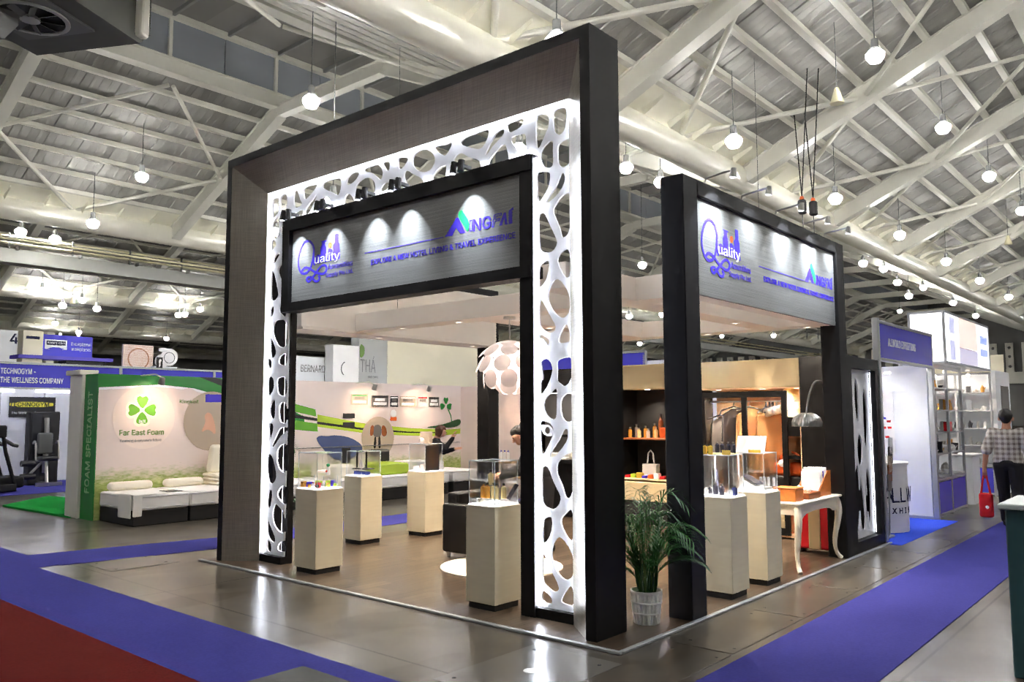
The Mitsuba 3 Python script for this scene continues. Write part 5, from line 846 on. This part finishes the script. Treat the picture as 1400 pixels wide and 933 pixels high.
part(t, 'frame', cat(bx(gx - .3, gx + .5, gy + .18, gy + .26, .02, .1), bx(gx + .36, gx + .46, gy - .05, gy + .5, .02, .1), cyl((gx + .3, gy - .2, .25), (gx + .1, gy + .2, .6), .03, 8), cyl((gx + .3, gy - .2, .55), (gx + .1, gy + .2, .62), .03, 8), cyl((gx + .35, gy + .2, .08), (gx + .2, gy + .22, .65), .035, 8)), 'chrome_soft')
t = thing('treadmill', 'black treadmill at the left edge of the photo', 'treadmill'); gx, gy = -16.6, 1.2
part(t, 'deck', rbx(gx - .4, gx + .4, gy - 1.6, gy + .35, .03, .2, .03), 'black_matt', smooth=40); part(t, 'belt', bx(gx - .26, gx + .26, gy - 1.5, gy - .1, .2, .206), 'black_rubber'); part(t, 'motor_hood', rbx(gx - .38, gx + .38, gy + .0, gy + .5, .1, .34, .05), 'black_panel', smooth=40)
for x in (gx - .36, gx + .36): part(t, 'upright', tube([(x, gy + .3, .2), (x, gy + .1, .9), (x, gy + .05, 1.2)], .04, 8), 'black_panel', smooth=40); part(t, 'handrail', tube([(x, gy + .05, 1.15), (x, gy + .25, 1.02), (x, gy + .34, 1.0)], .04, 8), 'black_rubber', smooth=40)
part(t, 'console', rbx(gx - .38, gx + .38, gy - .1, gy + .12, 1.18, 1.45, .04), 'black_panel', smooth=40)
single('dark_cabinet', 'dark brown cabinet with white goods beside the leg machine', 'cabinet', cbx(-14.6, -14.1, 2.9, 3.6, .0, .95), 'wood_dark')
single('white_carton', 'white carton at the edge of the green mat', 'carton', cbx(-12.2, -11.7, 1.2, 1.7, .03, .42), 'card_white')
# tall signs of other stands behind
t = thing('purple_sign_tower', 'purple box sign with a cream corner tower above the gym booth', 'sign'); part(t, 'face', bx(-22.4, -22.0, 3.95, 5.32, 3.38, 4.0), 'fascia_blue'); part(t, 'corner_tower', cbx(-22.4, -21.98, 3.42, 3.95, 2.9, 4.08), 'cream_pale'); part(t, 'lower_box', bx(-22.6, -22.0, 4.6, 5.7, 2.85, 3.3), 'screen_dark'); part(t, 'ledge', bx(-22.6, -21.9, 3.3, 5.9, 3.28, 3.38), 'ink_violet'); part(t, 'base', bx(-22.6, -22.2, 3.5, 5.8, 0, 2.9), 'panel_white')
part(t, 'logo_plate', onto(ext(sbox(4.0, 3.58, 4.6, 3.86).difference(Polygon(chaikin([(3.99, 3.58), (4.61, 3.58), (4.3, 3.66)], 1))), .01), (-22, 0, 0), 'right'), 'panel_white'); part(t, 'logo_band', onto(ext(sbox(4.04, 3.70, 4.56, 3.82), .012), (-22, 0, 0), 'right'), 'cloth_navy'); part(t, 'lettering', text('Kimberly-Clark', .06, (-21.985, 4.07, 3.74), 'right', .46), 'panel_white')
part(t, 'lettering', text('Exceptional', .1, (-21.995, 4.72, 3.72), 'right', .56), 'panel_white'); part(t, 'lettering', text('workplaces', .1, (-21.995, 4.72, 3.57), 'right', .56), 'panel_white'); part(t, 'lettering', text('people', .08, (-21.975, 3.46, 3.0), 'right', .4), 'ink_grey'); part(t, 'logo_band', bx(-21.98, -21.97, 3.5, 3.85, 3.84, 3.92), 'cloth_navy')
for y in (4.35, 4.85): glow(t, 'lamp', ball((-21.85, y, 4.02), .04, 1), NEUT, 8., .03); spot(t + '__beam', (-21.8, y, 3.98), (-22, y, 3.5), 3., NEUT, 60, 20, .1)
t = thing('pink_square_sign', 'square pale pink lit sign with thin stripes and a ring of letters', 'sign'); part(t, 'board', bx(-22.1, -22.0, 6.24, 7.18, 3.05, 3.86), 'petal')
for i in range(20): part(t, 'stripe', bx(-22.0, -21.995, 6.24, 7.18, 3.07 + i * .04, 3.085 + i * .04), 'skin')
part(t, 'ring', onto(ext(Point(6.72, 3.42).buffer(.34).difference(Point(6.72, 3.42).buffer(.30)), .006), (-21.995, 0, 0), 'right'), 'skin_tan'); part(t, 'base', bx(-22.3, -22.12, 6.3, 7.1, 0, 3.05), 'panel_white'); spot(t + '__beam', (-21.5, 6.7, 3.1), (-22, 6.7, 3.4), 2.5, WARM, 60, 30, .1)
t = thing('cutout_logo_sign', 'white cut-out logo sign with a black panel standing above the display wall', 'sign'); part(t, 'blob', onto(ext(unary_union([Point(6.72, 3.38).buffer(.26), Point(6.5, 3.25).buffer(.2), LineString([(6.45, 3.58), (6.6, 3.6), (6.72, 3.5)]).buffer(.05)]), .05), (-20.05, 0, 0), 'right'), 'card_white'); part(t, 'line', onto(ext(Point(6.72, 3.36).buffer(.17).difference(Point(6.72, 3.36).buffer(.15)), .006), (-20, 0, 0), 'right'), 'ink_grey'); part(t, 'black_panel', bx(-20, -19.99, 6.33, 6.52, 3.02, 3.36), 'ink_black'); part(t, 'figure', onto(ext(Polygon(chaikin([(6.4, 3.06), (6.46, 3.1), (6.44, 3.2), (6.5, 3.28), (6.42, 3.32), (6.39, 3.22), (6.42, 3.16)], 1)), .003), (-19.99, 0, 0), 'right'), 'card_white'); part(t, 'base', bx(-20.3, -20.06, 6.3, 7.0, 0, 3.1), 'panel_white')
t = thing('gate_number_wall', 'pale grey hall pillar numbered 4 at the left edge', 'pillar'); part(t, 'panel', bx(-31, -30, 3.2, 6.45, 0, 4.8), 'panel_white'); part(t, 'lettering', text('4', .36, (-29.995, 5.62, 4.32), 'right', None, True), 'cloth_navy'); part(t, 'post', cbx(-30.4, -30.0, 6.5, 6.75, 0, 4.75), 'black_matt'); part(t, 'post', cbx(-30.0, -29.7, 6.78, 7.05, 0, 4.8), 'steel_white')
t = thing('tall_name_board', 'pale name board behind the bed stand reading BERNARD', 'sign'); part(t, 'board', bx(-12.1, -12.0, 4.6, 6.42, 0, 2.97), 'panel_white'); part(t, 'lettering', text('BERNARD', .16, (-11.995, 5.78, 2.62), 'right', .66), 'ink_grey')
t = thing('white_sign_tower', 'brightly lit white sign tower with a dark curve behind the bed stand', 'sign'); part(t, 'face', bx(-12.0, -11.7, 6.44, 7.18, 0, 3.26), 'card_white'); part(t, 'curve', onto(ext(LineString(spline([(6.76, 2.86), (6.68, 2.76), (6.68, 2.66), (6.74, 2.58)], 16)).buffer(.014), .004), (-11.7, 0, 0), 'right'), 'ink_grey'); spot(t + '__beam', (-11.2, 6.8, 3.3), (-11.7, 6.82, 2.9), 14., COOL, 60, 30, .2)
t = thing('grey_sign_tower', 'grey sign tower with a green leaf and letters THA beside the white tower', 'sign'); part(t, 'face', bx(-12.0, -11.7, 7.18, 8.05, 0, 3.62), 'aluminium_matt'); part(t, 'leaf', onto(ext(Polygon(chaikin([(7.2, 2.95), (7.34, 3.05), (7.36, 3.25), (7.2, 3.35)], 2)), .004), (-11.7, 0, 0), 'right'), 'leaf_stem'); part(t, 'lettering', text('THÁ', .3, (-11.695, 7.22, 2.66), 'right', .46), 'ink_grey'); part(t, 'lettering', text('since 1948', .06, (-11.695, 7.45, 2.52), 'right', .3), 'ink_grey')
t = thing('cream_hall_partition', 'wide plain cream partition rising behind the display wall', 'partition'); part(t, 'board', bx(-12.2, -11.9, 8.06, 14.5, 0, 3.62), 'cream_pale'); part(t, 'batten', bx(-11.9, -11.88, 8.06, 14.5, 2.28, 2.34), 'wood_chair')

# ---------------------------------------------------------------- the white booth on the right
RB = thing('white_booth', 'white exhibition booth with a blue fascia beside the stand', 'exhibition booth')
part(RB, 'post', cbx(.13, .21, 6.18, 6.26, .009, 2.9), 'aluminium'); part(RB, 'post', cbx(.10, .18, 8.96, 9.04, .009, 2.88), 'aluminium')
fa = part(RB, 'fascia', bx(.14, .18, 6.26, 8.98, 2.38, 2.84), 'fascia_blue', label='blue fascia'); part(fa, 'lettering', text('ALLWORLD EXHIBITIONS', .1, (.18, 6.7, 2.56), 'right', 1.35, True), 'panel_white')
for z_ in (2.84, 2.34): part(RB, 'rail', cbx(.12, .2, 6.26, 8.98, z_, z_ + .04), 'aluminium')
for i, x in enumerate((-2.55, -1.9, -.9)): part(RB, 'wall_panel', bx(x + .02, x + (.63 if i == 0 else .98), 9.0, 9.04, .04, 2.4), 'panel_white'); part(RB, 'post', cyl((x, 8.99, .009), (x, 8.99, 2.42), .025, 8), 'aluminium')
part(RB, 'kick_rail', bx(-2.6, .1, 8.97, 9.0, .009, .05), 'aluminium')
for y in (6.2, 7.15, 8.1): part(RB, 'wall_panel', bx(-2.62, -2.58, y, y + .93, .04, 2.4), 'panel_white')
for y in (6.9, 7.6, 8.3): glow(RB, 'lamp', cyl((-.3, y, 2.28), (-.3, y, 2.25), .05, 10), NEUT, 8., .03); spot(RB + '__beam', (-.35, y, 2.22), (-1.2, 8.6, .8), 2., NEUT, 75, 50, .4)
t = thing('poster', 'white poster with small coloured words on the booth wall', 'poster'); part(t, 'sheet', bx(-.62, -.42, 8.965, 8.97, .95, 2.0), 'card_white')
for x, z_, m_ in ((-.60, 1.55, 'ink_blue'), (-.53, 1.5, 'red_bag'), (-.6, 1.4, 'red_bag'), (-.52, 1.4, 'suitcase_red'), (-.56, 1.25, 'red_bag'), (-.52, 1.15, 'petal')): part(t, 'word', bx(x, x + .06, 8.96, 8.965, z_, z_ + .035), m_)
ct = thing('round_counter', 'white curved counter with large black letters in the booth', 'counter'); part(ct, 'body', cyl((-.26, 7.35, .01), (-.26, 7.35, .93), .42, 48), 'card_white', smooth=40); part(ct, 'top', cyl((-.26, 7.35, .93), (-.26, 7.35, .96), .44, 48), 'card_white', smooth=40)
def round_text(s, h, z_, a0, a1, bold):
    n = len(s)
    for i, c in enumerate(s):
        if c == ' ': continue
        a_ = a0 + (a1 - a0) * (i + .5) / n; d = np.array([math.cos(a_), math.sin(a_), 0]); x = np.array([-math.sin(a_), math.cos(a_), 0]); part(ct, 'lettering', text(c, h, tuple(np.array([-.26, 7.35, z_]) + d * .421 - x * h * .33), (x, (0, 0, 1)), None, bold, .003), 'cloth_navy')
round_text('ALLWORLD', .2, .42, -1.12, 1.5, False); round_text('EXHIBITIONS', .075, .27, -1.12, 1.8, True)
t = thing('leaflet_rack', 'grey metal leaflet rack with dark brochures in front of the curved counter', 'rack'); part(t, 'pole', cat(cyl((.0, 6.55, .02), (.0, 6.7, 1.2), .012, 8), cyl((.12, 6.6, .02), (.12, 6.75, 1.2), .012, 8)), 'aluminium'); part(t, 'foot', cbx(-.1, .16, 6.45, 6.7, .01, .04), 'aluminium')
for i in range(5): single('leaflet', 'dark brochure standing in the metal leaflet rack', 'leaflet', cbx(.13, .145, 6.56 + .03 * i, 6.72 + .03 * i, .62 + .12 * i, .84 + .12 * i, .002), ('photo_grey', 'wood_dark', 'photo_tan', 'ink_black', 'card_white')[i], False, 'leaflets in the rack')
single('leaflet_box', 'clear leaflet box on the curved counter', 'box', cat(bx(-.4, -.1, 7.3, 7.31, .96, 1.06), bx(-.4, -.1, 7.5, 7.51, .96, 1.06), bx(-.4, -.39, 7.31, 7.5, .96, 1.06), bx(-.11, -.1, 7.31, 7.5, .96, 1.06)), 'card_white')
# glass fronted shelf with silverware
SHELVES = (.62, .98, 1.32, 1.68, 2.04)
def shelf_unit(name, lab, axis, fixed, a0, a1, depth, cols_, zs=SHELVES):
    t = thing(name, lab, 'shelf'); n = cols_; st = (a1 - a0) / n
    def B(u0, u1, d0, d1, z0, z1): return cbx(fixed - d1, fixed - d0, u0, u1, z0, z1, .003) if axis == 'y' else cbx(u0, u1, fixed + d0, fixed + d1, z0, z1, .003)
    for i in range(n + 1):
        for d in (0, depth): part(t, 'post', B(a0 + i * st - .02, a0 + i * st + .02, d, d + .04, 0, 2.45), 'aluminium')
    for i in range(n): part(t, 'base_panel', B(a0 + i * st + .03, a0 + (i + 1) * st - .03, .01, .03, .06, .55), 'fascia_blue')
    for z_ in (.03, .57, 2.42): part(t, 'rail', B(a0, a1, 0, .04, z_, z_ + .04), 'aluminium')
    for z_ in zs: part(t, 'shelf_board', B(a0, a1, .01, depth, z_, z_ + .02), 'aluminium')
    part(t, 'back_panel', B(a0, a1, depth + .04, depth + .06, 0, 2.45), 'panel_white'); part(t, 'cabinet_floor', B(a0, a1, .03, depth, .5, .55), 'panel_white'); return t, B, st
def ware(c, kind, grp):
    x, y, z_ = c; r = .035 + .03 * rng.random(); h = .06 + .09 * rng.random(); mt = rng.choice(['chrome', 'chrome', 'chrome_soft', 'chrome_soft', 'card_white', 'bottle_amber', 'screen_dark'])
    t = thing(kind, {'pot': 'small metal pot with a lid', 'bowl': 'small shiny metal bowl', 'gift_box': 'small upright gift box', 'vase': 'small shiny vase'}[kind] + ' on the booth shelves', kind.replace('_', ' '), grp[kind])
    if kind == 'pot': part(t, 'body', lathe([(0, 0), (r * .8, 0), (r, h * .4), (r * .8, h * .8), (0, h * .8)], c, 14), mt, smooth=40); part(t, 'lid', lathe([(r * .75, h * .8), (r * .3, h), (0, h * 1.1)], c, 14), mt, smooth=40); part(t, 'spout', tube([(x + r * .8, y, z_ + h * .4), (x + r * 1.4, y, z_ + h * .8)], .007, 6), mt)
    elif kind == 'bowl': part(t, 'body', lathe([(0, 0), (r * .5, 0), (r * 1.2, h * .5), (r * 1.1, h * .5), (r * .4, .012), (0, .01)], c, 16), mt, smooth=40)
    elif kind == 'gift_box': part(t, 'body', cbx(x - r, x + r, y - r * .5, y + r * .5, z_, z_ + h * 1.5, .004), mt)
    else: part(t, 'body', lathe([(0, 0), (r * .5, 0), (r * .7, h * .5), (r * .35, h * 1.0), (r * .5, h * 1.5), (0, h * 1.5)], c, 14), mt, smooth=40)
S1, B1, st1 = shelf_unit('near_shelf_unit', 'glass shelf unit of silverware with blue base panels beside the white booth wall', 'y', .14, 9.06, 11.06, .42, 2)
S2, B2, st2 = shelf_unit('far_shelf_unit', 'wall of silverware shelves facing the aisle behind the white counter', 'x', 13.6, -1.75, .12, .42, 3)
grp = {k: {'pot': 'pots', 'bowl': 'bowls', 'gift_box': 'gift boxes', 'vase': 'vases'}[k] + ' on the booth shelves' for k in ('pot', 'bowl', 'gift_box', 'vase')}
for z_ in SHELVES:
    for y in np.arange(9.2, 10.95, .17):
        if rng.random() < .85: ware((.02 - .22 * rng.random(), y, z_ + .02), rng.choice(['pot', 'bowl', 'gift_box', 'vase']), grp)
    for x in np.arange(-1.6, .05, .13):
        if rng.random() < .9: ware((x, 13.72 + .12 * rng.random(), z_ + .02), rng.choice(['pot', 'pot', 'bowl', 'gift_box', 'vase']), grp)
single('pink_box', 'bright pink box on the third shelf of the near silverware unit', 'box', cbx(-.02, .08, 10.35, 10.5, 1.34, 1.5), 'suitcase_red'); single('red_vase', 'round red vase on the far silverware shelves', 'vase', ball((-.75, 13.68, 1.79), .085, 2), 'red_bag', True)
for y in (9.5, 10.6): glow(S1, 'lamp', ball((-.02, y, 2.36), .03, 1), WARM, 8., .03); spot(S1 + '__beam', (-.02, y, 2.31), (-.1, y, 0), 5., WARM, 75, 55, .4)
for x in (-1.4, -.8, -.2): glow(S2, 'lamp', ball((x, 13.3, 2.4), .035, 1), WARM, 8., .03); spot(S2 + '__beam', (x, 13.25, 2.35), (x, 13.8, 1.2), 5., WARM, 75, 50, .4)
LBX = thing('lightbox_sign', 'tall glowing white corner lightbox sign above the silverware shelves', 'sign')
glow(LBX, 'end_face', bx(-.4, .1, 10.1, 10.14, 2.52, 3.34), (.97, .98, 1.), 2.2, .6); part(LBX, 'frame', cat(bx(.1, .13, 10.08, 10.14, 2.48, 3.38), bx(-.44, -.4, 10.08, 10.14, 2.48, 3.38), bx(.1, .14, 13.6, 13.66, 2.48, 3.38), bx(-.44, .14, 10.08, 13.66, 3.34, 3.38), bx(-.44, .14, 10.14, 13.66, 2.48, 2.52)), 'aluminium')
glow(LBX, 'side_face', bx(.1, .13, 10.16, 11.1, 2.52, 3.34), (.95, .96, 1.), 1.7, .5); glow(LBX, 'picture_panel', bx(.1, .13, 11.12, 12.6, 2.82, 3.34), (.95, .62, .55), .9, .4, label='rosy picture panel'); glow(LBX, 'side_face', bx(.1, .13, 12.62, 13.6, 2.52, 3.34), (.95, .96, 1.), 1.7, .4)
for z0_, z1_ in ((3.02, 3.3), (2.56, 2.9)): glow(LBX, 'blue_mark', bx(.13, .14, 10.4, 10.75, z0_, z1_), (.42, .46, .8), .8, .1)
glow(LBX, 'picture_panel', bx(.1, .13, 11.12, 12.6, 2.52, 2.8), (.42, .40, .66), .8, .3); glow(LBX, 'blue_mark', bx(.13, .14, 12.8, 13.45, 2.98, 3.14), (.16, .3, .9), .9, .1); glow(LBX, 'blue_mark', bx(.13, .14, 12.8, 13.45, 2.74, 2.88), (.16, .3, .9), .9, .1)
t = thing('white_counter', 'plain white counter in front of the far silverware shelves', 'counter'); part(t, 'body', cbx(-1.0, .12, 11.7, 12.3, 0, .86), 'panel_white'); part(t, 'top', cbx(-1.05, .16, 11.66, 12.34, .86, .9), 'card_white'); single('black_cup', 'black cup on the plain white counter', 'cup', lathe([(0, 0), (.05, 0), (.06, .2), (.05, .2), (0, .02)], (-.2, 11.9, .9), 16), 'ink_black', True)
for i in range(5): single('counter_sample', 'small copper sample on the plain white counter', 'sample', rbx(-.9 + .13 * i, -.82 + .13 * i, 11.8, 11.9, .9, .94, .01), 'skin_tan', False, 'copper samples on the counter')
t = thing('aisle_booth_wall', 'white and grey panel wall at the end of the silverware booth', 'partition'); part(t, 'panel', cbx(.12, .2, 13.75, 15.2, 0, 2.5), 'panel_white'); part(t, 'picture', bx(.2, .21, 14.2, 15.0, .8, 2.2), 'photo_grey'); part(t, 'panel', cbx(-1.9, .12, 15.16, 15.2, 0, 2.9), 'cream_pale')
t = thing('dark_fascia_booth', 'booth with a dark fascia and lit white interior at the right edge', 'exhibition booth'); part(t, 'fascia', bx(1.95, 5.5, 17.0, 17.1, 2.35, 2.75), 'screen_dark'); part(t, 'back', bx(1.9, 5.5, 20, 20.1, 0, 2.9), 'panel_white'); part(t, 'post', cbx(1.9, 1.98, 16.98, 17.06, 0, 2.4), 'aluminium'); part(t, 'white_top', bx(1.6, 5.5, 18, 18.1, 2.8, 3.4), 'panel_white'); glow(t, 'tube_light', cyl((2.0, 17.3, 2.3), (5, 17.3, 2.3), .03, 8), NEUT, 20., .2); part(t, 'orange_top', bx(2.2, 5.5, 17.9, 17.95, 2.9, 3.3), 'petal'); part(t, 'red_counter', cbx(2.0, 3.0, 16.2, 16.8, 0, 1.0), 'red_bag')
t = thing('far_blue_booth', 'blue fascia of a far booth seen over the back cabinets', 'exhibition booth'); part(t, 'fascia', bx(-11.6, -6.5, 11.4, 11.5, 2.66, 3.08), 'fascia_blue'); part(t, 'rail', bx(-11.6, -6.5, 11.38, 11.42, 3.08, 3.13), 'aluminium'); part(t, 'rail', bx(-11.6, -6.5, 11.38, 11.42, 2.62, 2.66), 'aluminium'); part(t, 'back_panel', bx(-11.6, -6.5, 13, 13.1, 0, 3), 'panel_white'); part(t, 'post', cbx(-6.56, -6.48, 11.4, 11.48, 0, 3.12), 'aluminium')
t = thing('reception_counter', 'dark teal counter with a grey top at the right edge', 'counter'); part(t, 'body', cbx(2.42, 4.2, 1.06, 1.66, .0, 1.04), 'teal'); part(t, 'top', cbx(2.385, 4.25, 1.02, 1.72, 1.04, 1.075), 'counter_grey')
t = thing('leaflet_holder', 'clear leaflet holder with white sheets on the teal counter', 'leaflet holder'); part(t, 'sheets', cbx(2.58, 2.8, 1.3, 1.5, 1.08, 1.14), 'card_white'); part(t, 'wall', cat(bx(2.56, 2.82, 1.28, 1.285, 1.076, 1.2), bx(2.56, 2.565, 1.285, 1.5, 1.076, 1.2)), 'acrylic')
t = thing('equipment_case', 'dark grey case in the blue carpet at the bottom edge', 'case'); part(t, 'body', rbx(-.05, .40, -3.25, -2.46, .01, .42, .04), 'duct', smooth=40)
